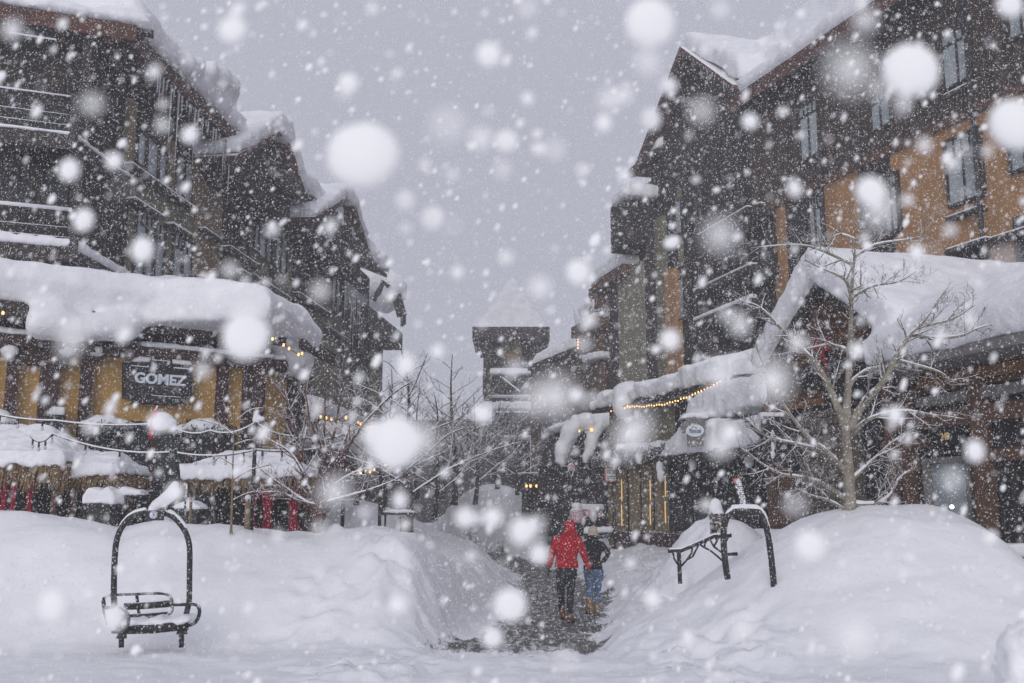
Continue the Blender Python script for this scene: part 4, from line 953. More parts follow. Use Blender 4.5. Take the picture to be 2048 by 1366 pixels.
# ================================================================== LEFT: restaurant
def restaurant():
    T = thing('restaurant', 'ochre restaurant with maroon posts under a huge rounded slab of roof snow', 'restaurant', RF.pt(0, 0))
    a, _ = RF.uz(-330, 850); b, _ = RF.uz(520, 850); _, zb = RF.uz(200, 686, .5)
    obj('wall', MB().pbox(RF, a, b, -.3, zb, -3.2, 0), M['stucco_ochre'], T)
    s1, _ = RS.uz(612, 800); obj('side_wall', MB().pbox(RS, .02, s1, -.3, zb, -3.2, 0), M['stucco_ochre'], T)
    bm_ = MB(); _, z2 = RF.uz(200, 705, .5)
    e1, _ = RF.uz(524, 700, .5); e2, _ = RS.uz(625, 745, .5)
    bm_.pbox(RF, a, e1 + .3, z2, zb + .02, -.2, .5); bm_.pbox(RS, -.2, e2, z2, zb + .02, -.2, .5)
    bm_.pbox(RF, a, e1, zb + .02, zb + 1.0, -1, .0); bm_.pbox(RS, 0, e2, zb + .02, zb + 1.0, -1, .0)
    obj('eave_beam', bm_, M['maroon'], T)
    ps = MB()
    for x0, x1 in ((12, 33), (80, 118), (162, 184), (437, 455), (490, 513), (-60, -30)):
        p, _ = RF.uz(x0, 800, .25); q_, _ = RF.uz(x1, 800, .25); ps.pbox(RF, p, q_, .0, z2 + .0, 0, .25)
    for x0, x1 in ((523, 530), (588, 596), (602, 610)):
        p, _ = RS.uz(x0, 800, .2); q_, _ = RS.uz(x1, 800, .2); ps.pbox(RS, p, q_, .0, z2, 0, .2)
    for x0, x1 in ((40, 140), (186, 206)): ps.rect(RF, x0, 702, x1, 722 if x0 > 100 else 726, 0, .3)
    obj('post', ps, M['maroon'], T)
    # dark glazed lower storey
    dk = MB().rect(RF, 165, 838, 470, 1060, 0, .12, z0=.2); dk.rect(RF, -50, 870, 100, 1060, 0, .1, z0=.2); obj('shopfront', dk, M['glass_dark'], T)
    fr = MB()
    for x in (166, 235, 305, 375, 440): fr.rect(RF, x, 838, x + 6, 1060, .12, .2, z0=.2)
    fr.rect(RF, 165, 836, 470, 844, .12, .22); obj('shopfront_frame', fr, M['maroon'], T)
    # roof: eave outline traced, real thickness
    sl = MB(); _, ze = RF.uz(350, 644, .9); rr = ze
    sl.section(RF, a, e1 + .5, [(1.0, ze - .1), (1.0, ze + .05), (-3.4, ze + 1.2), (-3.4, ze + .9)]); sl.section(RS, -.3, e2 + .5, [(1.0, ze - .1), (1.0, ze + .05), (-3.4, ze + 1.2), (-3.4, ze + .9)])
    ro = obj('roof', sl, M['dark_beam'], T)
    s2 = MB()
    xs = [-330, -60, 0, 60, 150, 250, 350, 440, 500, 535]; tops = [606, 598, 588, 572, 560, 558, 562, 568, 580, 596]
    for i in range(len(xs) - 1):
        p, _ = RF.uz(xs[i], 640, 1.0); q_, _ = RF.uz(xs[i + 1], 640, 1.0)
        xm = (xs[i] + xs[i + 1]) / 2; yt = (tops[i] + tops[i + 1]) / 2; zt = RF.uz(xm, yt, -.6)[1]
        s2.section(RF, p - .05, q_ + .05, [(1.05, ze + .02), (1.36, ze + .5), (1.15, ze + .95), (.2, zt - .1), (-.8, zt + .02), (-3.6, zt + .1), (-3.6, ze + 1)])
    for (xa, ya, xb, yb) in ((530, 596, 570, 614), (568, 610, 604, 640), (600, 636, 630, 672)):
        p, _ = RS.uz(xa, 700, .9); q_, _ = RS.uz(xb, 700, .9); zt = RS.uz((xa + xb) / 2, (ya + yb) / 2, .2)[1]
        s2.section(RS, p - .3, q_ + .15, [(1.0, ze - .1), (1.15, ze + .3), (.9, max(zt - .2, ze + .4)), (-.2, zt), (-3.6, zt), (-3.6, ze - .2)])
    p, _ = RS.uz(622, 700, 1.0)
    s2.ball(RS.pt(p + .25, ze + .1, .45), (.6, .8, .95)); s2.ball(RS.pt(p + .55, ze - .35, .6), (.35, .4, .6))
    obj('fascia', MB().pbox(RF, a, e1 + .4, ze - .3, ze - .1, .9, 1.0).pbox(RS, -.3, e2 + .4, ze - .3, ze - .1, .9, 1.0), M['dark_beam'], T)
    # slab that slid down over the eave
    for x, y, rx, rz in ((90, 640, .32, .42), (115, 640, .4, .42), (150, 655, .45, .32), (190, 655, .45, .3), (230, 650, .4, .35), (262, 648, .3, .38), (80, 655, .2, .25)):
        u, z = RF.uz(x, y, 1.2); s2.ball(RF.pt(u, z, 1.05), (rx, .45, rz))
    softsnow('roof_snow', s2, ro, .07, 22, .06, .8)
    s3 = MB(); p, _ = RF.uz(280, 690, .5); s3.pbox(RF, p, e1 + .3, zb + .02, zb + .13, .05, .55); s3.pbox(RF, a, RF.uz(70, 690, .5)[0], zb + .02, zb + .16, .05, .55); s3.pbox(RS, -.2, e2, zb + .02, zb + .16, .05, .55)
    for x in (20, 135, 195): u, z = RF.uz(x, 700, .4); s3.ball(RF.pt(u, z, .35), (.18, .2, .14))
    softsnow('beam_snow', s3, T, .045, 3, .03, .3)
    # sign
    S = thing('restaurant_sign', 'dark stepped sign board reading GOMEZ on the ochre wall', 'sign', RF.pt(*RF.uz(318, 815, .3), .3))
    n = lambda pts: [RF.uz(x, y, .4) for x, y in pts]
    o_ = MB().prism(RF, n(((253, 722), (300, 725), (300, 713), (345, 716), (345, 728), (385, 731), (385, 798), (368, 798), (368, 809), (270, 805), (270, 795), (253, 793))), .02, .4); obj('sign_board', o_, M['sign_dark'], S)
    textmesh('lettering', 'GOMEZ', RF, 270, 743.5, 373, 765.5, .42, 'letter', S, .03, .035)
    textmesh('small_lettering', 'RESTAURANT & TEQUILERIA', RF, 277, 769, 352, 773, .41, 'sign_grey', S, .01)
    tr = MB()
    for x0, y0, x1, y1 in ((262, 730, 297, 731.6), (305, 718.5, 340, 720), (348, 734, 378, 736), (305, 790, 362, 791)): tr.rect(RF, x0, y0, x1, y1, .4, .43)
    obj('trim', tr, M['snow'], S)
    softsnow('sign_snow', MB().prism(RF, n(((262, 724), (285, 707), (306, 700), (345, 701), (372, 706), (385, 731), (345, 727), (345, 715), (300, 712), (300, 724))), .05, .45), S, .03, 3, .02, .3)
    # warm lights below the snow slab
    Lg = thing('string_lights', 'sparse warm lights along the restaurant eave under the roof snow', 'lights', RF.pt(0, ze), 'warm fairy lights on the shops')
    pts = [RF.pt(*RF.uz(x, y, 1.05), 1.05) for x, y in ((6, 626), (60, 625), (306, 645), (353, 649), (398, 652), (444, 655), (500, 668))] + [RS.pt(*RS.uz(x, y, 1.05), 1.05) for x, y in ((545, 678), (567, 690), (578, 697), (597, 709), (604, 707))]
    obj('cable', MB().tube(pts, .01, 4), M['metal_black'], Lg); bulbs(Lg, pts, .03)
    # planters of greenery heaped with snow
    for i, (x0, x1, y0, y1, lab) in enumerate(((168, 262, 818, 850, 'snow-heaped greenery box left of the big restaurant window'), (362, 452, 822, 858, 'snow-heaped greenery box below the right of the sign'), (-20, 32, 805, 850, 'snow-heaped greenery box at the far left restaurant post'))):
        H = thing('hanging_planter', lab, 'planter', RF.pt(*RF.uz((x0 + x1) / 2, y1 + 12, .6), .6), 'greenery boxes on the restaurant wall')
        g = MB(); 
        for k in range(420):
            x = x0 + (x1 - x0) * rnd(); y = y1 + 26 * rnd() ** 1.4 - 4; c_ = RF.pt(*RF.uz(x, y, .7), .4 + .35 * rnd()); d = Vector((rnd() - .5, rnd() - .5, rnd() - .8)).normalized() * .09
            g.tube([c_ - d, c_ + d], [.014, .004], 3)
        obj('greenery', g, M['needles'], H)
        s4 = MB(); W_ = x1 - x0
        for k in range(8):
            t = (k + .5) / 8; hgt = math.sin(math.pi * t) * (.75 + .35 * rnd()); x = x0 + W_ * t; yy = y1 - (y1 - y0) * hgt * .5
            u, z = RF.uz(x, yy, .6); u2, z_b = RF.uz(x, y1 + 2, .6); s4.ball(RF.pt(u, (z + z_b) / 2, .55), (W_ / 8 * .0125, .22, max(.1, (z - z_b) * .95)))
        softsnow('snow_cap', s4, H, .04, 3, .04, .25)
restaurant()
def wall_lamp():
    T = thing('wall_lamp', 'dark box lantern capped with snow on a maroon post', 'lantern', RF.pt(*RF.uz(118, 862, .6), .6))
    obj('lantern_body', MB().rect(RF, 107, 832, 130, 860, .25, .5), M['glass_dark'], T)
    obj('lantern_frame', MB().rect(RF, 105, 829, 132, 833, .22, .56).rect(RF, 106, 860, 131, 863, .22, .55), M['metal_black'], T)
    softsnow('snow_cap', MB().rect(RF, 106, 812, 131, 829, .2, .56), T, .03, 4, 0)
wall_lamp()
def next_shop():
    P = Plane(640, 33, 1150)
    T = thing('corner_shop', 'low shop past the restaurant with a curved snowy roof edge and warm lights', 'building', P.pt(0, 0))
    obj('wall', MB().rect(P, 606, 838, 740, 1000, -3, 0, z0=-.2), M['dark_wood'], T)
    obj('sign_panel', MB().rect(P, 608, 832, 700, 846, 0, .1), M['stucco_ochre'], T)
    ro = obj('roof', MB().rect(P, 604, 822, 760, 832, -3, .5), M['dark_beam'], T)
    s = MB().rect(P, 606, 806, 640, 826, -3, .7).rect(P, 640, 790, 760, 828, -3, .5)
    softsnow('roof_snow', s, ro, .1, 8, .1, .6)
    s2 = MB(); 
    for x, y, r in ((618, 870, .5), (640, 865, .6), (662, 870, .6), (690, 872, .55), (725, 880, .6)): s2.ball(at(x, y, 31), (r, .5, .42))
    s2.extend(MB().tube([at(610, 885, 31), at(735, 890, 31)], .22, 8))
    aw = obj('awning', MB().tube([at(606, 895, 31.2), at(740, 899, 31.2)], [(.1, .7)] * 2, 4, False), M['dark_beam'], T); softsnow('awning_snow', s2, aw, .08, 5, .08, .4)
    S = thing('string_lights', 'warm lights under the curved roof of the low shop past the restaurant', 'lights', P.pt(0, 5), 'warm fairy lights on the shops')
    pts = [at(x, y, 30.2) for x, y in ((611, 821), (618, 824), (625, 826), (632, 828), (641, 834), (652, 836), (663, 838), (674, 841), (692, 835), (716, 845), (722, 848), (728, 850), (737, 853), (741, 855), (745, 855))]
    obj('cable', MB().tube(pts, .01, 4), M['metal_black'], S); bulbs(S, pts, .042)
    S = thing('string_lights', 'loose cluster of warm bulbs among the trees in mid street', 'lights', at(715, 940, 27), 'warm fairy lights on the shops')
    pts = [at(x, y, 26 + rnd()) for x, y in ((680, 924), (691, 940), (706, 946), (713, 948), (721, 947), (731, 940), (740, 943), (748, 939), (771, 929))]
    obj('cable', MB().tube(pts, .008, 4), M['metal_black'], S); bulbs(S, pts, .036)
next_shop()

# ================================================================== thatched huts
def hut(lab, x0, x1, ytop, yeave, ybot, Y, depth, curtains, seed, peak=.5):
    random.seed(seed)
    P = Plane((x0 + x1) / 2, Y, 60000); U0, ze = P.uz(x0, yeave); U1, _ = P.uz(x1, yeave); zt = P.uz((x0 + x1) / 2, ytop)[1]; zb = P.uz(x0, ybot)[1]; g = .7
    T = thing('thatched_hut', lab, 'hut', P.pt((U0 + U1) / 2, g), 'thatched market huts under snow')
    ins = .22
    po = MB()
    for u in (U0 + ins, U1 - ins):
        for o in (-ins, -depth + ins): po.tube([P.pt(u, g, o), P.pt(u, ze, o)], .055, 8)
    obj('post', po, M['wood_brown'], T)
    obj('back_panel', MB().pbox(P, U0 + ins, U1 - ins, g, ze, -depth + .1, -depth + .16), M['dark_wood'], T)
    obj('counter', MB().pbox(P, U0 + ins, U1 - ins, g, g + .8, -.5, -.4), M['stucco_ochre'], T)
    um = U0 + (U1 - U0) * peak; zr = zt - .35
    rf = MB(); rf.add([P.pt(U0, ze, 0), P.pt(U1, ze, 0), P.pt(U1, ze, -depth), P.pt(U0, ze, -depth), P.pt(um - .3, zr, -depth / 2), P.pt(um + .3, zr, -depth / 2)], [(3, 2, 1, 0), (0, 1, 5, 4), (1, 2, 5), (2, 3, 4, 5), (3, 0, 4)])
    obj('roof', rf, M['straw'], T)
    th = MB(); per = [(U0, 0, U1, 0), (U1, 0, U1, -depth), (U0, 0, U0, -depth)]
    for (ua, oa, ub, ob) in per:
        l = abs(ub - ua) + abs(ob - oa); n = int(l * 190)
        for k in range(n):
            t = rnd(); u = ua + (ub - ua) * t; o = oa + (ob - oa) * t; r = rnd() * .16
            z1 = ze + .12 * rnd() + r * .3; ln = (ze - zb) * (.6 + .45 * rnd()) * (1 - .22 * abs(math.sin(t * l * 5)))
            q_ = P.pt(u + .1 * (rnd() - .5), z1 - ln, o + r - .02 + .1 * rnd()); p_ = P.pt(u, z1, o + r - .1)
            th.tube([p_, q_], [.012, .004], 3, False)
    obj('thatch', th, M['straw'], T)
    s = MB()
    s.add([P.pt(U0 - .08, ze + .02, .14), P.pt(U1 + .08, ze + .02, .14), P.pt(U1 + .08, ze + .02, -depth), P.pt(U0 - .08, ze + .02, -depth), P.pt(U0 - .02, ze + .22, .1), P.pt(U1 + .02, ze + .22, .1), P.pt(U1, ze + .2, -depth), P.pt(U0, ze + .2, -depth)], [(3, 2, 1, 0), (0, 1, 5, 4), (1, 2, 6, 5), (2, 3, 7, 6), (3, 0, 4, 7), (4, 5, 6, 7)])
    s.add([P.pt(U0, ze + .15, .08), P.pt(U1, ze + .15, .08), P.pt(U1, ze + .15, -depth), P.pt(U0, ze + .15, -depth), P.pt(um - .5, zt, -depth * .45), P.pt(um + .5, zt, -depth * .45)], [(3, 2, 1, 0), (0, 1, 5, 4), (1, 2, 5), (2, 3, 4, 5), (3, 0, 4)])
    k = U0
    while k < U1:
        s.ball(P.pt(k, ze + .08 - .07 * rnd(), .13), (.09 + .06 * rnd(), .08, .08 + .07 * rnd()), 8, 6); k += .16
    softsnow('roof_snow', s, T, .035, 5, .06, .25)
    for (ca, cb, w_) in curtains:
        c = MB(); p, _ = P.uz(ca, 1000, -.05); q_, _ = P.uz(cb, 1000, -.05); n = 14; vs = []
        for j, (z, tie) in enumerate(((ze - .05, 1), (ze - .35, .9), (ze - .6, .55), (ze - .75, .45), (ze - 1.0, .8), (g + .1, 1))):
            for i in range(n + 1):
                t = i / n; u = (p + q_) / 2 + (q_ - p) * (t - .5) * tie; vs.append(P.pt(u, z, -.12 + .03 * math.sin(t * 20)))
        fs = [(j * (n + 1) + i, j * (n + 1) + i + 1, (j + 1) * (n + 1) + i + 1, (j + 1) * (n + 1) + i) for j in range(5) for i in range(n)]
        c.add(vs, fs, True); co = obj('curtain', c, M['cloth_red'], T); so_ = co.modifiers.new('t', 'SOLIDIFY'); so_.thickness = .012
hut('wide thatched hut at the left edge with red curtains', -150, 128, 838, 925, 1000, 17.8, 2.2, ((-5, 14, 0), (14, 32, 0), (46, 66, 0)), 3, .5)
hut('small thatched hut right against the wide left-edge hut', 118, 236, 895, 948, 1000, 18.3, 1.6, (), 4, .3)
hut('thatched hut with red curtains behind the forked young tree', 356, 604, 893, 952, 1000, 18.6, 2.0, ((492, 516, 0), (520, 550, 0), (574, 602, 0)), 5, .55)
random.seed(11)
def snowed(name, label, cat, x0, x1, y0, y1, Y, capy, m='metal_black', group=None, legs=True):
    """small furniture with a heap of snow: top slab, legs, snow cap"""
    P = Plane((x0 + x1) / 2, Y, 60000); g = max(hz(P.p.x, Y), .3)
    T = thing(name, label, cat, P.pt(0, g), group)
    obj('table_top' if 'table' in name else 'lid', MB().rect(P, x0, y0, x1, y1, -.5, 0), M[m], T)
    u0, z = P.uz(x0, y1); u1, _ = P.uz(x1, y1)
    if legs:
        for u in (u0 + .05, u1 - .05): obj('leg', MB().tube([P.pt(u, g - .2, -.1), P.pt(u, z, -.1)], .02, 6), M[m], T)
    else: obj('bowl', MB().pbox(P, u0 + .06, u1 - .06, g - .2, z, -.45, -.05), M[m], T)
    n = len(capy); xs = [x0 + (x1 - x0) * i / (n - 1) for i in range(n)]
    softsnow('snow_cap', MB().pxprism(P, [(x0 - 2, y0 + 1)] + [(xs[i], capy[i]) for i in range(n)] + [(x1 + 2, y0 + 1)], -.5, .03), T, .03, 3, .04, .3)
snowed('grill', 'black grill with a tall block of snow beside the small left hut', 'grill', 164, 226, 1007, 1014, 17.4, (990, 975, 976, 982, 972, 985), legs=False)
snowed('patio_table', 'black table with thin snow just right of the snow-capped grill', 'table', 232, 280, 989, 993, 17.9, (982, 974, 976, 980, 979))
snowed('fire_pit', 'round black fire pit with domed snow right of the lift chair', 'fire pit', 344, 400, 1018, 1026, 17.0, (1012, 1003, 1000, 1003, 1014), legs=False)
snowed('picnic_table', 'dark table with a straw-coloured top right of the forked young tree', 'table', 765, 828, 1024, 1030, 21, (1022, 1019, 1021, 1019, 1022))
# ------------------------------------------------------------------ posts and string lights by the huts
LAMPS = []
for x, yb, yt, Y, lab in ((512, 1060, 842, 16.6, 'slim black post in front of the thatched hut with a bent snow hat'), (690, 1062, 866, 17.2, 'slim black post right of the forked young tree'), (762, 1050, 915, 20, 'slim black post beside the dark picnic table')):
    g = hz(at(x, yb, Y).x, Y) - .2; top = at(x, yt, Y)
    T = thing('light_post', lab, 'post', (top.x, Y, g), 'black posts carrying the string lights'); LAMPS.append(top)
    obj('pole', MB().tube([Vector((top.x, Y, g)), top], .034, 8), M['metal_black'], T)
    obj('hook', MB().tube([top, top + Vector((.12, 0, .05)), top + Vector((.2, 0, -.02))], .02, 6), M['metal_black'], T)
    softsnow('snow_cap', MB().ball(top + Vector((0, 0, .04)), (.065, .065, .09)).ball(top + Vector((.09, 0, .04)), (.06, .05, .045)), T, .025, 2, .02, .1)
def light_string(lab, pts, nb, sag, r=.028, snowy=True, m='bulb_off'):
    T = thing('light_string', lab, 'lights', pts[0].lerp(pts[-1], .5), 'unlit bulb strings over the huts')
    cv = []
    for p, q_ in zip(pts[:-1], pts[1:]): cv += string_pts(p, q_, 14, sag)[:-1]
    cv.append(pts[-1]); obj('cable', MB().tube(cv, .011, 5), M['metal_black'], T)
    obj('cable_snow', MB().tube([c + Vector((0, 0, .018)) for c in cv], .014, 5), M['fine_snow'], T)
    for k in range(nb):
        c = cv[int((k + .5) / nb * (len(cv) - 1))]
        so_ = obj('socket', MB().tube([c, c - Vector((0, 0, .09))], .018, 6), M['metal_black'], T)
        obj('bulb', MB().ball(c - Vector((0, 0, .125)), (r, r, r * 1.4), 8, 6), M[m], so_)
light_string('highest snow-lined bulb string from the left edge to the bent chair pole', [at(-60, 815, 16.4), at(110, 842, 16.4), at(335, 846, 16.4)], 8, .06)
light_string('bulb string rising from the bent chair pole to the thin sapling post', [at(335, 848, 16.4), at(420, 862, 16.6), at(512, 845, 16.6)], 6, .1)
light_string('drooping bulb string from left lantern to the bent chair pole', [at(60, 872, 17), at(105, 868, 17), at(345, 905, 16.6)], 7, .12)
light_string('lower bulb string between the bent chair pole and the slim post', [at(345, 905, 16.6), at(512, 900, 16.6), at(690, 885, 17.2)], 10, .08)
light_string('bulb string from post top down past the forked tree', [at(512, 846, 16.6), at(600, 872, 17), at(690, 868, 17.2), at(762, 918, 20)], 8, .08)
T = thing('wooden_stake', 'short wooden stake with a snow tip beside the sapling', 'stake', at(496, 1056, 16.5)); obj('stake', MB().tube([at(494, 1075, 16.5), at(496, 998, 16.5)], .05, 8), M['stucco_tan'], T); softsnow('snow_cap', MB().ball(at(496, 996, 16.5), (.055, .055, .06)), T, .02, 1, 0)
T = thing('wooden_stake', 'pale wooden stake next to the snow-domed fire pit', 'stake', at(380, 1035, 16)); obj('stake', MB().box(*(at(377, 1045, 16)), *(at(383, 1003, 16) + Vector((0, .05, 0)))), M['stucco_tan'], T); obj('hoop', MB().tube([at(371, 1035, 15.9), at(370, 1010, 15.9), at(373, 985, 15.9), at(373, 968, 15.9)], .015, 6), M['metal_white'], T)
T = thing('wooden_stake', 'reddish wooden stake at the foot of the mid-street tree', 'stake', at(807, 1060, 23)); obj('stake', MB().tube([at(807, 1075, 23), at(806, 1025, 23)], .08, 8), M['wood_brown'], T)

# ================================================================== chairlift chair (left)
def C(x, y, d=0): return at(180 + x / 4.019, 960 + y / 4.018, 13.0 + d)
def smooth_pts(pts, n=6):
    out = []; P = [pts[0]] + list(pts) + [pts[-1]]
    for i in range(1, len(P) - 2):
        for k in range(n):
            t = k / n; a, b, c, d = P[i - 1], P[i], P[i + 1], P[i + 2]
            out.append(.5 * ((2 * b) + (c - a) * t + (2 * a - 5 * b + 4 * c - d) * t * t + (3 * b - a - 3 * c + d) * t ** 3))
    out.append(pts[-1]); return out
T = thing('chairlift_chair', 'old black two-seat chairlift chair standing in the left snow bank', 'lift chair', C(500, 1330))
b1 = smooth_pts([C(232, 1200, .1), C(205, 1080, .1), C(193, 950, .1), C(193, 800, .1), C(200, 620, .1), C(212, 500, .1), C(245, 400, .1), C(310, 315, .1), C(380, 275, .1), C(450, 262, .1)])
b2 = smooth_pts([C(595, 265, .1), C(650, 285, .1), C(700, 325, .1), C(760, 405, .1), C(792, 490, .1), C(802, 580, .1), C(800, 780, .1), C(798, 950, .1), C(790, 1010, .1), C(773, 1080, .1)])
fr = MB().tube(b1, .038, 12).tube(b2, .036, 12); fr.tube([C(430, 262, .1), C(610, 266, .1)], .04, 12)
obj('hanger_frame', fr, M['metal_black'], T)
sf = MB()
for bb in (b1[len(b1) // 3 + 12:], b2[:20]): sf.tube([p + Vector((0, .01, .035)) for p in bb], .035, 8)
softsnow('frame_snow', sf, T, .016, 2, .012, .1)
pl = obj('plate', MB().hexa([C(448, 325, .02), C(595, 325, .02), C(595, 325, .14), C(448, 325, .14), C(440, 245, .02), C(600, 243, .02), C(600, 243, .14), C(440, 245, .14)]), M['metal_black'], T)
obj('badge', MB().tube([C(511, 279, .02), C(511, 279, .005)], .05, 24, False), M['letter'], pl)
ring = [C(511, 279, -.002) + Vector((.038 * math.cos(t * math.pi / 8), 0, .038 * math.sin(t * math.pi / 8))) for t in range(17)]
obj('badge_mark', MB().tube(ring, .003, 4).box(*(C(505, 290, -.002)), *(C(517, 266, .004))), M['sign_grey'], pl)
bk = MB(); bk.tube(smooth_pts([C(120, 1010, .3), C(110, 960, .3), C(130, 938, .35), C(180, 925, .38), C(300, 918, .4), C(480, 912, .4), C(590, 912, .4), C(635, 930, .4), C(658, 975, .4), C(655, 1060, .38), C(610, 1082, .35)]), .021, 8)
bk.tube([C(275, 1018, .38), C(460, 1008, .38), C(655, 992, .38)], [(.021, .045)] * 3, 8); bk.tube([C(375, 920, .4), C(385, 1000, .4), C(395, 1085, .36)], .021, 8); bk.tube([C(240, 1110, .3), C(400, 1100, .32), C(625, 1085, .34)], [(.02, .045)] * 3, 8)
bk.tube([C(100, 970, .25), C(110, 1060, .2), C(135, 1160, .1)], .014, 8); obj('backrest', bk, M['metal_black'], T)
se = MB().tube([C(270, 1200, -.1), C(500, 1195, -.1), C(790, 1165, -.05)], [(.035, .06)] * 3, 8); se.tube([C(290, 1180, .3), C(700, 1150, .3)], .03, 8)
for k in range(9): se.tube([C(285 + 55 * k, 1198 - 3.5 * k, -.1), C(285 + 52 * k, 1165 - 4 * k, .32)], [(.012, .03)] * 2, 6)
obj('seat', se, M['metal_black'], T)
for pts in (((110, 1025, .25), (200, 1025, .05), (255, 1030, -.15), (295, 1070, -.25), (310, 1130, -.25), (295, 1180, -.2), (240, 1215, -.15), (180, 1220, -.1)), ((665, 1002, .38), (760, 1000, .2), (850, 1000, -.05), (878, 1040, -.15), (875, 1090, -.15), (850, 1140, -.12), (800, 1165, -.05), (690, 1170, -.05))):
    obj('armrest', MB().tube(smooth_pts([C(*p) for p in pts]), .023, 10), M['metal_black'], T)
for x0, x1, y0, y1, lx in ((205, 300, 1225, 1275, 252), (690, 785, 1180, 1240, 735)):
    obj('leg', MB().hexa([C(x0, y1, 0), C(x1, y1, 0), C(x1, y1, .12), C(x0, y1, .12), C(x0 + 25, y0, 0), C(x1 - 8, y0, 0), C(x1 - 8, y0, .12), C(x0 + 25, y0, .12)]).tube([C(lx, y1, .06), C(lx, 1345, .06)], .035, 8), M['metal_black'], T)
ss_ = MB()
for k in range(13):
    t = k / 12; ss_.ball(C(320 + 500 * t, 1145 - 25 * t + 6 * math.sin(k * 2), .1), (.07, .24, .055 + .02 * math.sin(k * 1.3)))
softsnow('seat_snow', ss_, T, .022, 3, .02, .12)
# bent hanger arm rising behind the frame
hs = smooth_pts([at(330, 1018, 13.1), at(345, 998, 13.15), at(351, 965, 13.2), at(350, 930, 13.2), at(344, 890, 13.2), at(338, 858, 13.2)])
obj('hanger_arm', MB().tube(hs, [.05 + .012 * math.sin(i * .15) for i in range(len(hs))], 10), M['metal_black'], T)
obj('grip_plate', MB().tube([at(300, 858, 13.2), at(342, 852, 13.2)], [(.03, .1), (.03, .12)], 8), M['metal_black'], T)
softsnow('arm_snow', MB().tube([at(x, y, 13.12) for x, y in ((296, 1030), (310, 1012), (330, 1002), (346, 985), (354, 962))], [.04, .075, .1, .085, .04], 10).ball(at(324, 846, 13.2), (.2, .16, .1)).ball(at(326, 838, 13.2), (.14, .13, .1)), T, .025, 4, .02, .15)
T = thing('red_ski', 'narrow red ski standing tilted by the snow-capped chair grip', 'ski', at(300, 878, 12.9)); obj('ski', MB().tube([at(300, 878, 12.9), at(304, 850, 12.9), at(309, 828, 12.9), at(315, 811, 12.95)], [(.02, .01), (.028, .01), (.03, .01), (.01, .006)], 8), M['ski_red'], T)

# ================================================================== chair hoop on the right mound, bike rail, shrub, wall
def R5(x, y, d=0): return at(1200 + x / 4.876, 960 + y / 4.877, 13.6 + d)
T = thing('chairlift_hoop', 'black chairlift hoop with a leaning numbered arm sticking out of the right snow mound', 'lift chair', R5(1450, 1040))
h1 = smooth_pts([R5(1245, 960, .05), R5(1225, 830), R5(1212, 700), R5(1205, 560), R5(1212, 450), R5(1240, 360), R5(1290, 310), R5(1350, 300), R5(1520, 302), R5(1570, 335), R5(1610, 420), R5(1640, 540), R5(1665, 720), R5(1685, 900), R5(1698, 1060)])
obj('hanger_frame', MB().tube(h1, .043, 12), M['metal_black'], T)
obj('plate', MB().hexa([R5(1330, 350), R5(1520, 350), R5(1520, 350, .1), R5(1330, 350, .1), R5(1330, 300, 0), R5(1520, 300, 0), R5(1520, 300, .1), R5(1330, 300, .1)]), M['metal_black'], T)
arm = obj('hanger_arm', MB().hexa([R5(1385, 285), R5(1450, 270), R5(1450, 270, .12), R5(1385, 285, .12), R5(1300, -10), R5(1355, -20), R5(1355, -20, .12), R5(1300, -10, .12)]), M['metal_white'], T)
tk = MB()
for k in range(12): y = 20 + k * 20; tk.hexa([R5(1322 + y * .22, y, -.01), R5(1375 + y * .22, y - 3, -.01), R5(1375 + y * .22, y - 3, .0), R5(1322 + y * .22, y, .0), R5(1322 + y * .22, y - 7, -.01), R5(1375 + y * .22, y - 10, -.01), R5(1375 + y * .22, y - 10, 0), R5(1322 + y * .22, y - 7, 0)])
obj('grip_marks', tk, M['fine_snow'], arm)
obj('arm_cap', MB().hexa([R5(1300, 20, -.005), R5(1360, 10, -.005), R5(1360, 10, .12), R5(1300, 20, .12), R5(1296, -12, -.005), R5(1352, -22, -.005), R5(1352, -22, .12), R5(1296, -12, .12)]), M['orange'], arm)
softsnow('frame_snow', MB().tube([p + Vector((.012, 0, .04)) for p in h1[26:70]], .034, 8).tube([p + Vector((0, 0, .05)) for p in h1[36:50]], .04, 8), T, .016, 2, .012, .1)

T = thing('bike_rail', 'black metal handrail with branching struts behind the right chairlift hoop', 'railing', R5(780, 970, 1.5))
rl = lambda x, y: R5(x, y, 1.5)
obj('handrail', MB().tube([rl(665, 692), rl(790, 688), rl(970, 612), rl(1110, 548), rl(1280, 540)], .032, 10).tube([rl(1200, 722), rl(1340, 720)], .028, 8), M['metal_black'], T)
obj('post', MB().tube([rl(768, 690), rl(775, 850), rl(782, 1010)], .032, 10), M['metal_black'], T)
st = MB()
for pts in (((710, 700), (725, 770), (770, 840)), ((900, 650), (895, 710), (850, 775), (785, 850)), ((965, 622), (905, 745), (850, 775)), ((965, 620), (1010, 655), (1080, 690), (1140, 740), (1190, 785)), ((1035, 595), (1015, 658)), ((1070, 575), (1110, 650), (1165, 690), (1205, 720)), ((1165, 550), (1110, 650)), ((1255, 545), (1225, 610))): st.tube([rl(*p) for p in pts], .015, 6)
obj('strut', st, M['metal_black'], T)
softsnow('rail_snow', MB().tube([rl(x, y - 16) for x, y in ((670, 692), (790, 688), (970, 612), (1110, 548), (1270, 540))], .026, 6), T, .016, 1, 0)

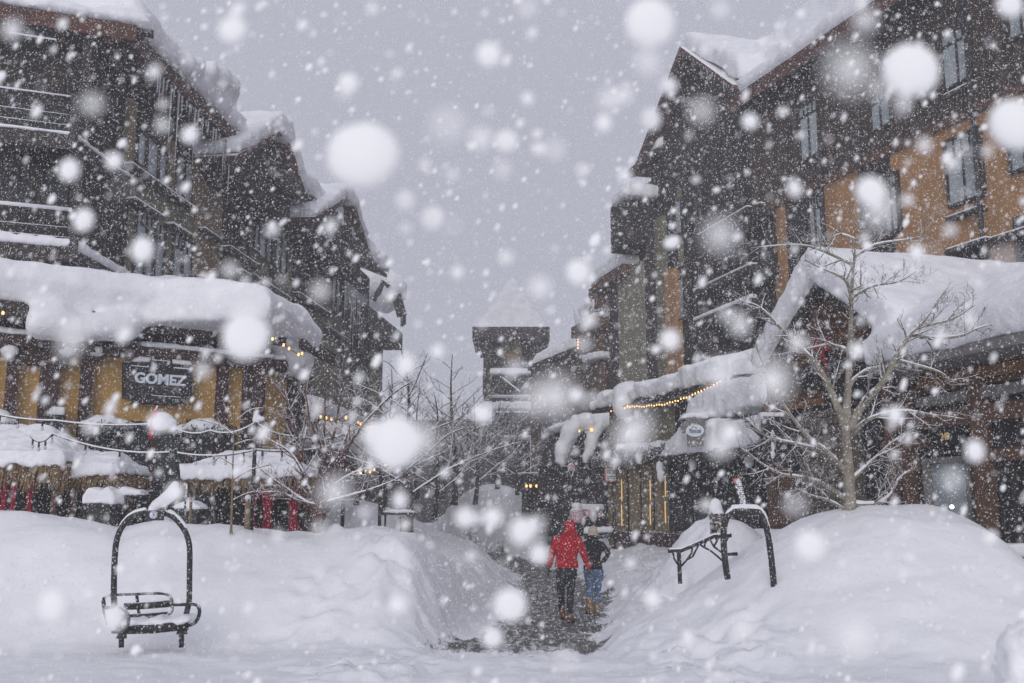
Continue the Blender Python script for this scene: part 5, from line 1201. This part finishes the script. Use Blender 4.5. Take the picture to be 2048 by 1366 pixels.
T = thing('shrub', 'brown-leaved shrub under a pointed cap of snow by the handrail', 'shrub', at(1432, 1068, 16.5))
lv = MB()
for k in range(900):
    t = rnd(); y = 1020 + 48 * t; hw = 14 - 4 * t; p = at(1432 + hw * (rnd() * 2 - 1), y, 16.5 + .22 * (rnd() - .5)); d = Vector((rnd() - .5, rnd() - .5, rnd() - .5)).normalized() * .035
    s_ = d.orthogonal().normalized() * .012; lv.add([p - d, p + s_, p + d, p - s_], [(0, 1, 2, 3)])
obj('leaves', lv, M['leaf_brown'], T); obj('stem', MB().tube([at(1434, 1080, 16.5), at(1432, 1025, 16.5)], .03, 6), M['bark_dark'], T)
softsnow('snow_cap', MB().tube([at(1432, 1028, 16.5), at(1431, 1012, 16.5), at(1431, 998, 16.5)], [.13, .11, .045], 12), T, .025, 2, .03, .15)
T = thing('stone_wall', 'low stone block wall capped with snow beyond the right mound', 'wall', at(2030, 1170, 15.3))
P = Plane(2030, 15.4, -3000)
sb = MB(); u0, zt = P.uz(1974, 1122); u1 = P.uz(2200, 1122)[0]; z = 0; rr_ = 0
while z < zt:
    k = u0 - .3 * (rr_ % 2)
    while k < u1:
        l = .35 + .15 * rnd(); sb.pbox(P, max(k + .012, u0), k + l - .012, z + .01, min(z + .2, zt), -.35, .02 * rnd()); k += l
    z += .21; rr_ += 1
obj('stone_blocks', sb, M['stone'], T); obj('coping', MB().pbox(P, u0 - .06, u1, zt, zt + .07, -.42, .07), M['stucco_tan'], T)
softsnow('snow_cap', MB().pbox(P, u0 - .03, u1, zt + .07, zt + .27, -.42, .06), T, .035, 6, .03, .4)

# ================================================================== trees
def limb(pts, r0, r1, mbT, sides, snow=None, n=5):
    c = smooth_pts(pts, n); m_ = len(c); rad = [r0 + (r1 - r0) * (i / (m_ - 1)) ** .65 for i in range(m_)]
    mbT.tube(c, rad, sides)
    if snow is not None:
        run = []
        for i in range(m_ - 1):
            d = (c[i + 1] - c[i]).normalized()
            if abs(d.z) < .82 and rnd() > .06: run.append((c[i] + Vector((0, 0, rad[i] * .75)), max(rad[i] * 1.0, .009) * (1 - .35 * abs(d.z)) * (.8 + .4 * rnd())))
            else:
                if len(run) > 2: snow.tube([p for p, _ in run], [min(r, .06) if 0 < k < len(run) - 1 else .004 for k, (_, r) in enumerate(run)], 6)
                run = []
        if len(run) > 2: snow.tube([p for p, _ in run], [min(r, .06) if 0 < k < len(run) - 1 else .004 for k, (_, r) in enumerate(run)], 6)
    return c, rad
def twigs(c, rad, mb, snow, level, density, length, up=.35, spread=1.0, seg=4, start=.15):
    m_ = len(c); tot = sum((c[i + 1] - c[i]).length for i in range(m_ - 1)); n = max(2, int(tot * density))
    for k in range(n):
        t = start + (1 - start) * (k + rnd()) / n; i = min(int(t * (m_ - 1)), m_ - 2); p = c[i].lerp(c[i + 1], rnd()); ax = (c[i + 1] - c[i]).normalized()
        pr = ax.orthogonal(); pr.rotate(Quaternion(ax, rnd() * 6.283)); d = (ax * .75 + pr.normalized() * spread * (.55 + .5 * rnd()) + Vector((0, 0, up * rnd()))).normalized()
        l = length * (1 - .55 * t) * (.5 + .8 * rnd()); r = max(min(rad[i] * .5, .02 * length ** .6), .0035)
        pts = [p]; dd = d.copy()
        for s_ in range(seg):
            dd = (dd + Vector((rnd() - .5, rnd() - .5, (rnd() - .5) + up * .35)) * .35).normalized(); pts.append(pts[-1] + dd * l / seg)
        rr = [max(r * (1 - .75 * s_ / seg), .0028) for s_ in range(seg + 1)]
        mb.tube(pts, rr, 5 if r > .012 else 3)
        if snow is not None and rnd() < .68: snow.tube([q + Vector((0, 0, rr[j] * .9)) for j, q in enumerate(pts)], [min(x * .95, .02) for x in rr], 4)
        if level > 0: twigs(pts, rr, mb, snow if level > 1 else None, level - 1, density * 1.7, length * .45, up, spread, 3, .1)

def tree_px(name, label, Y, trunk, limbs, mats, r0, tw, seed, group=None):
    """trunk: [(px,py)], limbs: [(r, [(px,py)...], depth swing)]"""
    random.seed(seed)
    base = at(*trunk[0], Y)
    T = thing(name, label, 'tree', (base.x, Y, base.z), group)
    tr = MB(); tg = MB(); sn = MB()
    c, r = limb([at(x, y, Y) for x, y in trunk], r0, r0 * .06, tr, 10, None); twigs(c, r, tg, sn, tw[0], tw[1] * .5, tw[2] * .7, start=.4)
    for (rr, pts, sw) in limbs:
        p3 = [at(x, y, Y + sw * (i / (len(pts) - 1))) for i, (x, y) in enumerate(pts)]
        c, r = limb(p3, rr, .007, tr, 8, sn); twigs(c, r, tg, sn, tw[0], tw[1], tw[2])
    obj('trunk', tr, M[mats[0]], T); obj('twigs', tg, M[mats[1]], T); o = obj('branch_snow', sn, M['fine_snow'], T)
tree_px('tree', 'large bare pale-barked tree rising from the big snow mound on the right', 14.9, [(1699, 1045), (1698, 960), (1692, 860), (1697, 760), (1701, 660), (1703, 590), (1708, 520), (1713, 468)],
    [(.085, [(1694, 860), (1672, 805), (1640, 740), (1600, 695), (1560, 655), (1520, 615), (1478, 600)], .6), (.085, [(1700, 860), (1722, 815), (1765, 765), (1800, 700), (1822, 668), (1850, 640), (1895, 575)], -.4),
     (.045, [(1822, 668), (1860, 676), (1920, 672), (1960, 655), (2005, 645)], .5), (.035, [(1703, 595), (1745, 572), (1800, 562), (1850, 530)], .8), (.035, [(1703, 600), (1690, 560), (1640, 535), (1610, 520)], -.7),
     (.035, [(1708, 530), (1660, 508), (1600, 490), (1500, 496)], .5), (.03, [(1709, 515), (1750, 490), (1820, 478), (1850, 470)], -.5), (.03, [(1712, 480), (1680, 470), (1650, 485), (1620, 500)], .3),
     (.05, [(1692, 1000), (1650, 970), (1600, 955), (1560, 948), (1520, 925), (1490, 900)], -.8), (.05, [(1692, 945), (1655, 905), (1610, 868), (1560, 800), (1540, 760), (1510, 690)], -.6), (.04, [(1655, 905), (1600, 890), (1540, 875), (1490, 850)], -.9),
     (.03, [(1690, 1020), (1655, 1000), (1620, 990), (1590, 975)], -.5), (.05, [(1706, 1010), (1750, 1008), (1780, 990), (1800, 955), (1830, 935)], .7), (.04, [(1703, 960), (1740, 925), (1790, 880), (1830, 860)], .6), (.045, [(1705, 870), (1735, 840), (1800, 822), (1870, 830), (1930, 838)], -.6),
     (.04, [(1696, 770), (1735, 740), (1790, 735), (1840, 745)], .8), (.035, [(1694, 700), (1660, 690), (1600, 700), (1570, 690)], .9), (.03, [(1830, 655), (1900, 640), (1950, 610)], -.4), (.03, [(1790, 720), (1880, 745), (1900, 770)], .5)],
    ('bark_pale', 'bark_twig'), .118, (2, 7, .62), 21)
tree_px('tree', 'reddish forked young tree on the left bank with many ascending branches', 16.2, [(634, 1066), (634, 1030), (638, 960), (646, 900), (650, 800), (644, 700)],
    [(.055, [(632, 1050), (620, 990), (598, 920), (592, 860), (575, 800), (565, 760)], .5), (.055, [(636, 1050), (655, 985), (690, 905), (730, 845), (790, 785), (830, 760)], -.4), (.04, [(628, 1015), (590, 990), (560, 968), (530, 945), (505, 920)], .5),
     (.035, [(630, 1010), (590, 1000), (560, 985), (515, 985)], -.6), (.04, [(638, 1010), (690, 995), (740, 980), (790, 960), (815, 945)], -.5), (.035, [(648, 985), (700, 950), (740, 935), (790, 915)], .5), (.035, [(640, 960), (680, 900), (700, 850), (720, 790)], .6),
     (.03, [(610, 950), (580, 905), (540, 880), (520, 860)], .5), (.03, [(640, 930), (665, 880), (680, 800), (690, 740)], -.6), (.03, [(645, 900), (620, 840), (610, 770)], -.5), (.03, [(600, 920), (612, 860), (618, 800)], .4)],
    ('bark_red', 'bark_red'), .07, (2, 7, .6), 22)
tree_px('sapling', 'thin straight sapling left of the slim black post by the thatched hut', 15.9, [(462, 1068), (465, 960), (468, 850), (470, 780)],
    [(.014, [(466, 960), (500, 940), (540, 930)], .3), (.012, [(467, 930), (440, 915), (430, 925)], .2), (.012, [(468, 890), (500, 880), (530, 890)], .2), (.012, [(468, 870), (440, 850), (400, 840)], .3), (.01, [(469, 845), (500, 820), (540, 815)], .2), (.01, [(465, 1000), (500, 985), (540, 980)], .2)],
    ('stucco_tan', 'bark_twig'), .026, (1, 5, .22), 23)
def tree_auto(label, px, Y, ybase, ytop, seed, r, spread, dens=2.6, mats=('bark_dark', 'bark_dark'), n=14):
    random.seed(seed)
    b = at(px, ybase, Y); t = at(px + (rnd() - .5) * 20, ytop, Y); H = t.z - b.z
    T = thing('bare_tree', label, 'tree', (b.x, Y, b.z), 'bare trees along the middle of the street')
    tr = MB(); tg = MB(); sn = MB()
    pts = [b.lerp(t, k / 5) + Vector(((rnd() - .5) * .25 * (k > 0), (rnd() - .5) * .2, 0)) for k in range(6)]
    c, rad = limb(pts, r, .012, tr, 8)
    for k in range(n):
        f = .22 + .7 * (k + rnd() * .5) / n; i = int(f * (len(c) - 1)); a = k * 2.4 + rnd(); L_ = spread * (1.15 - f) * (.8 + .4 * rnd()); o = Vector((math.cos(a), math.sin(a), 0)); p0 = c[i]
        p3 = [p0, p0 + o * L_ * .35 + Vector((0, 0, L_ * .22)), p0 + o * L_ * .7 + Vector((0, 0, L_ * (.35 + .2 * rnd()))), p0 + o * L_ + Vector((0, 0, L_ * (.45 + .4 * rnd())))]
        c2, r2 = limb(p3, max(rad[i] * .55, .02), .008, tr, 6, sn); twigs(c2, r2, tg, sn, 2, dens * .62, L_ * .5)
    obj('trunk', tr, M[mats[0]], T); obj('twigs', tg, M[mats[1]], T); obj('branch_snow', sn, M['fine_snow'], T)
tree_auto('dark mossy tree with wide low limbs at the end of the left bank', 818, 23, 1068, 690, 31, .11, 2.6, 5.5)
tree_auto('tall bare tree in mid street just left of the clock tower', 908, 34, 1010, 705, 32, .13, 2.6, 4.2, n=18)
tree_auto('bare tree on top of the big mid-street snow bank', 995, 50, 978, 800, 33, .13, 2.8, 4)
tree_auto('bare tree close behind the slim post by the picnic table', 762, 29, 1030, 760, 34, .11, 2.6, 4.5)
tree_auto('bare tree between the mossy tree and the tall mid-street one', 868, 31, 1040, 780, 35, .10, 2.6, 4.8)
tree_auto('bare tree directly in front of the clock tower base', 950, 42, 1010, 790, 36, .12, 3.0, 4)
tree_auto('bare tree rising behind the forked young tree', 712, 34, 1010, 760, 37, .11, 2.6, 4)

tree_auto('bare tree far back between the timber hall and the clock tower', 835, 46, 1000, 770, 38, .12, 3.0, 4)
tree_auto('bare tree beside the truss gable of the timber hall', 785, 41, 1005, 735, 39, .12, 3.0, 4)
tree_auto('second bare tree on the mid-street bank, right of the tallest trunk', 925, 54, 985, 800, 40, .13, 3.4, 3.6)
tree_auto('bare tree on the left foot of the clock tower', 885, 57, 1000, 790, 41, .13, 3.4, 3.6)
tree_auto('bare tree right of the clock tower base near the canopy lights', 1035, 47, 990, 830, 42, .11, 2.4, 4)
T = thing('far_lodge', 'faint far lodge with a snowy roof closing the street left of the clock tower', 'building', at(860, 1023, 88) - Vector((0, 0, 1.95)))
P = Plane(860, 88, 40000)
obj('wall', MB().rect(P, 690, 850, 1010, 1030, -6, 0, z0=-.3), M['dark_wood'], T); ro = obj('roof', MB().rect(P, 685, 840, 1015, 850, -6, .8), M['dark_beam'], T)
softsnow('roof_snow', MB().section(P, P.uz(686, 840)[0], P.uz(1014, 840)[0], [(.9, P.uz(860, 842)[1]), (.9, P.uz(860, 830)[1]), (-6, P.uz(860, 805)[1]), (-6, P.uz(860, 842)[1])]), ro, .3, 5, .2, 2)
for x in range(700, 1000, 36):
    for y in (870, 925): window(T, P, x, y, x + 14, y + 28, .1, 2, .3, fw=.12, glass='glass_dark')

# ================================================================== people
def remeshed(name, mb, m, parent, vox=.012, it=3):
    o = obj(name, mb, M[m], parent); r = o.modifiers.new('r', 'REMESH'); r.mode = 'VOXEL'; r.voxel_size = vox; r.use_smooth_shade = True
    s_ = o.modifiers.new('s', 'SMOOTH'); s_.factor = .5; s_.iterations = it; return o
def person(label, Y, K):
    Mx = lambda x, y, d=0: at(1020 + x / 4.879, 1000 + y / 4.879, Y + d)
    foot = Mx(K['ref'][0], K['ref'][1])
    T = thing('person', label, 'person', foot, 'walkers on the slushy path')
    # body: one continuous figure
    b = MB(); J = {k: Mx(*v) for k, v in K['J'].items()}
    b.ball(J['head'], (.074, .09, .105), 14, 12)
    b.tube([J['neck'] + Vector((0, 0, .12)), J['neck']], [.055, .06], 10)
    sw = K['sw']
    b.tube([J['neck'], J['neck'] - Vector((0, 0, .08)), J['chest'], J['waist'], J['hip'] + Vector((0, 0, .04))], [(.06, .06), (sw * .6, .08), (sw * .7, .09), (sw * .5, .08), (sw * .5, .08)], 16)
    for s_ in 'LR':
        b.tube([J['sh' + s_], J['el' + s_], J['wr' + s_]], [.048, .038, .026], 10); b.tube([J['hj' + s_], J['kn' + s_], J['an' + s_]], [.06, .045, .03], 12)
        b.ball(J['an' + s_] + Vector((0, -.0, -.03)), (.035, .09, .04)); b.ball(J['wr' + s_] - Vector((0, 0, .01)), (.024, .022, .03))
    # face, turned away from the viewer
    b.ball(J['head'] + Vector((0, .105, -.01)), (.016, .03, .025), 8, 6)
    for s_ in (-1, 1): b.ball(J['head'] + Vector((s_ * .072, .02, 0)), (.012, .02, .028), 8, 6)
    remeshed('body', b, 'skin', T, .014, 2)
    # trousers
    t = MB(); w_ = K['leg']
    hp = J['hip']; t.tube([hp + Vector((0, 0, .08)), hp, hp - Vector((0, 0, .07)), hp - Vector((0, 0, .13))], [(K['hw'], .13), (K['hw'] * 1.04, .145), (K['hw'] * .98, .14), (K['hw'] * .72, .1)], 18)
    t.ball(hp - Vector((0, 0, .1)), (K['hw'] * .8, .115, .1))
    for s_ in 'LR':
        k1, k2 = J['hj' + s_], J['kn' + s_]; an = J['an' + s_]
        t.tube([k1 + Vector((0, 0, .05)), k1.lerp(k2, .4), k2, k2.lerp(an, .5), an], [(w_[0], w_[0] * 1.1), (w_[1], w_[1] * 1.1), (w_[2], w_[2] * 1.1), (w_[3], w_[3] * 1.1), (w_[4], w_[4] * 1.1)], 14)
        for z_ in (.2, .5, .8): t.ball(k2.lerp(an, z_) + Vector((0, -.01, 0)), (w_[3] * 1.04, w_[3] * 1.12, .03), 10, 6)
    remeshed('trousers', t, K['trousers'], T)
    # jacket
    j = MB(); sh = (J['shL'] + J['shR']) / 2; hem = Mx(*K['hem']); n_ = J['neck']
    j.tube([n_ + Vector((0, 0, .03)), n_ - Vector((0, 0, .03)), sh + Vector((0, 0, .0)), J['chest'], J['waist'], hem.lerp(J['waist'], .4), hem], [(.075, .08), (sw * .42, .1), (sw * .86, .125), (sw * .95, .145), (K['ww'], .13), (K['hemw'] * .97, .145), (K['hemw'], .155)], 22)
    for s_ in 'LR':
        p, q_, r_ = J['sh' + s_], J['el' + s_], J['wr' + s_]; a_ = K['arm']
        j.tube([p, p.lerp(q_, .5), q_, q_.lerp(r_, .5), r_], [a_[0], a_[1], a_[2], a_[2] * .9, a_[3]], 14)
        j.ball(p, a_[0] * 1.05)
        for z_ in (.35, .7): j.ball(p.lerp(q_, z_), (a_[1] * 1.07, a_[1] * 1.07, .035), 10, 6)
        j.ball(q_.lerp(r_, .45), (a_[2] * 1.03, a_[2] * 1.05, .03), 10, 6)
    for z_ in (.25, .55, .8): c_ = sh.lerp(hem, z_); 
    for pts in K['hood']: j.ball(Mx(*pts[:3]), pts[3])
    remeshed('jacket', j, K['jacket'], T, .012, 3)
    # hat
    h = MB(); 
    for pts in K['hat']: h.ball(Mx(*pts[:3]), pts[3], 16, 12)
    remeshed('hat', h, K['hatm'], T, .01, 1)
    if 'pom' in K:
        pm = MB(); c_ = Mx(*K['pom']); pm.ball(c_, .03)
        for k in range(260):
            d = Vector((rnd() - .5, rnd() - .5, rnd() - .5)).normalized(); pm.tube([c_ + d * .02, c_ + d * .047], [.004, .002], 3)
        obj('pompom', pm, M['knit_cream'], T)
    # gloves with fingers
    for s_, (dx, dz) in K['hands'].items():
        wv = J['wr' + s_]; d = Vector((dx, 0, dz)).normalized(); sd_ = Vector((d.z, 0, -d.x)); g = MB()
        palm = wv + d * .07; g.tube([wv - d * .03, wv + d * .02, palm, wv + d * .1], [(.04, .035), (.034, .028), (.045, .025), (.042, .022)], 12)
        for k, l in enumerate((.058, .068, .07, .055)):
            o = (k - 1.5) * .021; p0 = wv + d * .095 + Vector((0, o, 0)); g.tube([p0, p0 + d * l * .5 + sd_ * .004, p0 + d * l * .85 + sd_ * .018, p0 + d * l + sd_ * .03], [.013, .0125, .012, .009], 8)
        g.tube([wv + d * .04 + Vector((0, .03, 0)), wv + d * .075 + Vector((0, .055, 0)) + sd_ * .012, wv + d * .11 + Vector((0, .06, 0)) + sd_ * .018], [.016, .015, .011], 8)
        obj('glove', g, M['glove'], T)
    for s_ in 'LR':
        an = J['an' + s_]; bz = K['boots'][s_]; bt = MB(); heel = Mx(*bz)
        up = K['bootup']; topp = an + Vector((0, 0, up))
        bt.tube([topp, an.lerp(heel, .3), heel + Vector((0, .02, .07))], [(K['bw'] * 1.08,) * 2, (K['bw'],) * 2, (K['bw'] * .95, K['bw'] * 1.1)], 14)
        fw = Vector((K['toe'][s_][0], K['toe'][s_][1], K['toe'][s_][2]))
        bt.tube([heel + Vector((0, .0, .06)), heel + fw * .5 + Vector((0, 0, .055)), heel + fw * .95 + Vector((0, 0, .045))], [(.048, .055), (.05, .048), (.042, .035)], 14)
        bo = remeshed('boot', bt, K['bootm'], T, .01, 2)
        obj('sole', MB().tube([heel + Vector((0, -.05, .008)), heel + fw * .5 + Vector((0, 0, .006)), heel + fw + Vector((0, .03, .01))], [(.047, .02), (.052, .018), (.03, .016)], 12), M['rubber'], bo)
    return T
person('person in a red hooded jacket and black trousers walking away with a cream pompom hat', 18.35, dict(ref=(560, 1190), sw=.235, hw=.165, ww=.19, hemw=.218,
    J=dict(head=(588, 262), neck=(585, 325), chest=(560, 440), waist=(552, 560), hip=(552, 690), shL=(456, 392), elL=(410, 520), wrL=(376, 650, -.02), shR=(664, 398), elR=(722, 530, .02), wrR=(772, 668, .06),
           hjL=(498, 700), knL=(497, 900, .05), anL=(504, 1062, .18), hjR=(606, 700), knR=(592, 900, -.02), anR=(582, 1115, -.08)),
    leg=(.098, .088, .07, .063, .056), trousers='trouser_black', hem=(552, 660), arm=(.082, .074, .066, .054), jacket='jacket_red',
    hood=((588, 300, -.02, (.115, .12, .12)), (588, 258, 0, (.112, .125, .13)), (550, 330, -.03, (.08, .07, .05)), (625, 332, -.03, (.08, .07, .05)), (583, 318, -.05, (.12, .08, .07))),
    hat=((590, 225, 0, (.078, .085, .075)), (588, 206, 0, (.055, .06, .05))), hatm='knit_red', pom=(586, 180), hands={'L': (.05, -1), 'R': (.25, -1)},
    boots=dict(L=(512, 1158, .2), R=(578, 1198, -.08)), bw=.058, bootup=.02, toe=dict(L=(.01, .2, 0), R=(.08, .16, .0)), bootm='leather_rust'))
person('person in a black jacket, blue jeans and cream knit hat walking away', 19.0, dict(ref=(815, 1125), sw=.19, hw=.172, ww=.145, hemw=.182,
    J=dict(head=(808, 325), neck=(808, 385), chest=(805, 490), waist=(805, 590), hip=(815, 700), shL=(740, 430), elL=(735, 560, .05), wrL=(775, 668, .03), shR=(882, 425), elR=(962, 520, .02), wrR=(912, 596, .06),
           hjL=(768, 715), knL=(785, 880, .02), anL=(778, 975, -.12), hjR=(862, 715), knR=(855, 880, .05), anR=(850, 1020, .08)),
    leg=(.105, .088, .062, .056, .05), trousers='jeans', hem=(810, 675), arm=(.066, .06, .052, .044), jacket='jacket_black',
    hood=((807, 366, -.01, (.112, .118, .085)), (805, 385, -.04, (.11, .09, .055))),
    hat=((810, 300, 0, (.092, .098, .092)), (810, 334, 0, (.1, .108, .06))), hatm='knit_cream', hands={'R': (-.9, -.35), 'L': (.1, -1)},
    boots=dict(L=(768, 1098, -.18), R=(845, 1128, .06)), bw=.06, bootup=.02, toe=dict(L=(-.02, .14, -.05), R=(.03, .18, .0)), bootm='leather_tan'))

# ================================================================== falling snow
random.seed(77)
def ico(sub):
    bm = bmesh.new(); bmesh.ops.create_icosphere(bm, subdivisions=sub, radius=1); v = np.array([x.co[:] for x in bm.verts]); bm.verts.index_update()
    f = np.array([[x.index for x in y.verts] for y in bm.faces]); bm.free(); return v, f
def flakes(cen, rad, sub, rough, asp=.35):
    v, f = ico(sub) if sub else (np.array([(1, 0, 0), (-1, 0, 0), (0, 1, 0), (0, -1, 0), (0, 0, 1), (0, 0, -1)], float), np.array([(0, 2, 4), (2, 1, 4), (1, 3, 4), (3, 0, 4), (2, 0, 5), (1, 2, 5), (3, 1, 5), (0, 3, 5)]))
    n = len(cen); V = np.repeat(v[None], n, 0)
    V = V * (1 + rough * (rng.random((n, len(v), 1)) * 2 - 1)) * (1 + asp * (rng.random((n, 1, 3)) * 2 - 1))
    if sub: V[:, :, 1] *= .42
    V[:, :, 2] *= (1.06 if sub > 2 else 1.3); V[:, :, 0] += (0 if sub > 2 else .3) * V[:, :, 2]
    V = V * rad[:, None, None] + cen[:, None, :]
    Fc = f[None] + (np.arange(n) * len(v))[:, None, None]
    return V.reshape(-1, 3), Fc.reshape(-1, 3)
def field(n, y0, y1, rmin, rmax, pw=2.0):
    Y = (y0 ** 3 + (y1 ** 3 - y0 ** 3) * rng.random(n)) ** (1 / 3)
    wx = .56 * Y + .35; X = (rng.random(n) * 2 - 1) * wx
    z0, z1 = 1.95 - .19 * Y - .2, 1.95 + .56 * Y + .25; Z = z0 + (z1 - z0) * rng.random(n)
    C_ = np.stack([X, Y, Z], 1); R_ = rmin + (rmax - rmin) * rng.random(n) ** pw
    gx, gz = X / Y, (Z - 1.95) / Y          # the gusts leave a clear gap in front of the two walkers and the rail
    k = ~((Y < 7) & (((gx > .03) & (gx < .095) & (gz > -.115) & (gz < -.005)) | ((gx > .15) & (gx < .27) & (gz > -.08) & (gz < .0))) & (R_ > .0025)); return C_[k], R_[k]
parts = [flakes(*field(110, 1.1, 3.2, .0055, .0125, 1.5), 2, .06), flakes(*field(260, 1.0, 2.6, .0035, .0085, 1.3), 2, .05)]
for n, y0, y1, r0, r1, sub, ro, pw in ((420, .35, 1.6, .0018, .0072, 2, .06, 1.3), (3600, 1.4, 3.8, .0022, .0082, 1, .14, 1.8), (34000, 3.2, 9, .002, .0054, 0, .1, 2.2), (150000, 8, 19, .0027, .0064, 0, .1, 2.0), (90000, 18, 46, .0045, .0100, 0, .1, 1.8)):
    c_, r_ = field(n, y0, y1, r0, r1, pw); parts.append(flakes(c_, r_, sub, ro))
BIG = [(1300, 48, 112, 1), (1295, 125, 60, .6), (1822, 140, 118, 1), (1700, 138, 105, .6), (2030, 250, 120, 1), (1742, 383, 65, 1), (727, 312, 155, 1), (978, 110, 58, 1), (465, 60, 62, 1), (697, 168, 46, 1), (185, 208, 55, .5), (790, 885, 112, 1), (750, 870, 50, .9), (840, 880, 70, .6), (492, 672, 100, 1), (497, 632, 60, .6), (965, 828, 40, .9), (1110, 793, 80, .8), (1155, 790, 28, .9), (1157, 545, 50, 1), (1080, 575, 45, .8), (1013, 283, 48, .9), (962, 278, 48, .8), (1078, 298, 28, .9), (865, 437, 48, .9), (810, 403, 42, 1), (811, 457, 25, 1), (915, 545, 25, .9), (1005, 340, 45, .4), (895, 250, 80, .35), (1110, 300, 50, .4), (1220, 200, 50, .7), (1250, 190, 40, .6), (1208, 247, 38, .9), (1302, 238, 46, 1), (1337, 172, 36, .9), (1055, 198, 28, .9), (1440, 470, 72, .6), (1403, 222, 60, .4), (1500, 243, 34, 1), (1340, 680, 42, 1), (1480, 650, 45, .7), (1545, 760, 75, .85), (1440, 750, 60, .7), (1460, 865, 36, 1), (1440, 895, 48, .7), (1620, 1092, 62, 1), (1710, 1275, 70, .8), (1485, 1258, 50, .7), (1305, 1198, 36, .9), (1020, 1210, 64, 1), (985, 1275, 40, 1), (1045, 1062, 52, .9), (1078, 1108, 40, 1), (985, 1035, 38, 1), (930, 1035, 38, .9), (955, 1038, 26, .7), (795, 1210, 38, .9), (106, 1212, 62, 1), (228, 1235, 50, .9), (285, 500, 50, 1), (167, 440, 45, 1), (138, 340, 45, .9), (228, 322, 36, 1), (380, 270, 36, .9), (325, 250, 38, .5), (812, 730, 40, 1), (875, 703, 28, .9), (460, 540, 40, .5), (315, 845, 40, .9), (405, 740, 38, .5), (1833, 506, 34, 1), (1848, 290, 36, .8), (1905, 325, 34, .8), (1900, 460, 34, .5), (1905, 960, 52, .4), (1590, 1010, 52, .35), (1790, 830, 34, 1), (1950, 902, 42, 1), (1715, 700, 30, .9), (1250, 352, 30, 1), (640, 582, 45, .5), (545, 460, 30, .7), (1012, 515, 32, .7), (745, 18, 30, .7), (1055, 18, 45, .4), (1440, 20, 42, .5), (905, 350, 32, .4), (850, 330, 28, .6), (1165, 340, 30, .5), (800, 1000, 34, .9), (350, 985, 38, 1), (40, 1235, 40, .3), (640, 1060, 40, .4), (1815, 400, 30, .6), (1940, 640, 30, .6), (1180, 640, 30, .8), (25, 60, 45, .8), (2020, 10, 60, .9), (1730, 40, 60, .6)]
bc, br_ = [], []
for x, y, d, op in BIG:
    if op >= .9: D = 1.05 if d > 50 else 1.2; r = (d * .98) / 2 * D / FPX
    else: D = 1991 * (.035 / 2.3) / (d * .95); r = d * math.sqrt(op) * .94 / 2 * D / FPX
    bc.append(at(x, y, D)[:]); br_.append(r)
parts.append(flakes(np.array(bc), np.array(br_), 3, .03, .09))
off = 0; VV = []; FF = []
for v, f in parts: VV.append(v); FF.append(f + off); off += len(v)
VV = np.concatenate(VV); FF = np.concatenate(FF)
me = bpy.data.meshes.new('falling_snow'); me.vertices.add(len(VV)); me.vertices.foreach_set('co', VV.ravel().astype(np.float32))
me.loops.add(FF.size); me.loops.foreach_set('vertex_index', FF.ravel().astype(np.int32)); me.polygons.add(len(FF)); me.polygons.foreach_set('loop_start', np.arange(0, FF.size, 3, dtype=np.int32)); me.polygons.foreach_set('loop_total', np.full(len(FF), 3, np.int32))
me.update(calc_edges=True); me.polygons.foreach_set('use_smooth', np.ones(len(FF), bool)); me.materials.append(M['flake'])
o = bpy.data.objects.new('falling_snow', me); COL.objects.link(o); o['kind'] = 'stuff'; o['label'] = 'countless white snowflakes falling through the air'

# ================================================================== haze
hb = MB().box(-310, -45, -1.2, 310, 425, 32)
m = bpy.data.materials.new('haze'); m.use_nodes = True; nt = m.node_tree; nt.nodes.clear(); v = N(nt, 'ShaderNodeVolumePrincipled'); o = N(nt, 'ShaderNodeOutputMaterial')
v.inputs['Color'].default_value = (.93, .93, .97, 1); v.inputs['Density'].default_value = .0026; nt.links.new(v.outputs[0], o.inputs['Volume'])
hz_ = obj('haze', hb, m); hz_['kind'] = 'stuff'; hz_['label'] = 'pale snow haze filling the street'
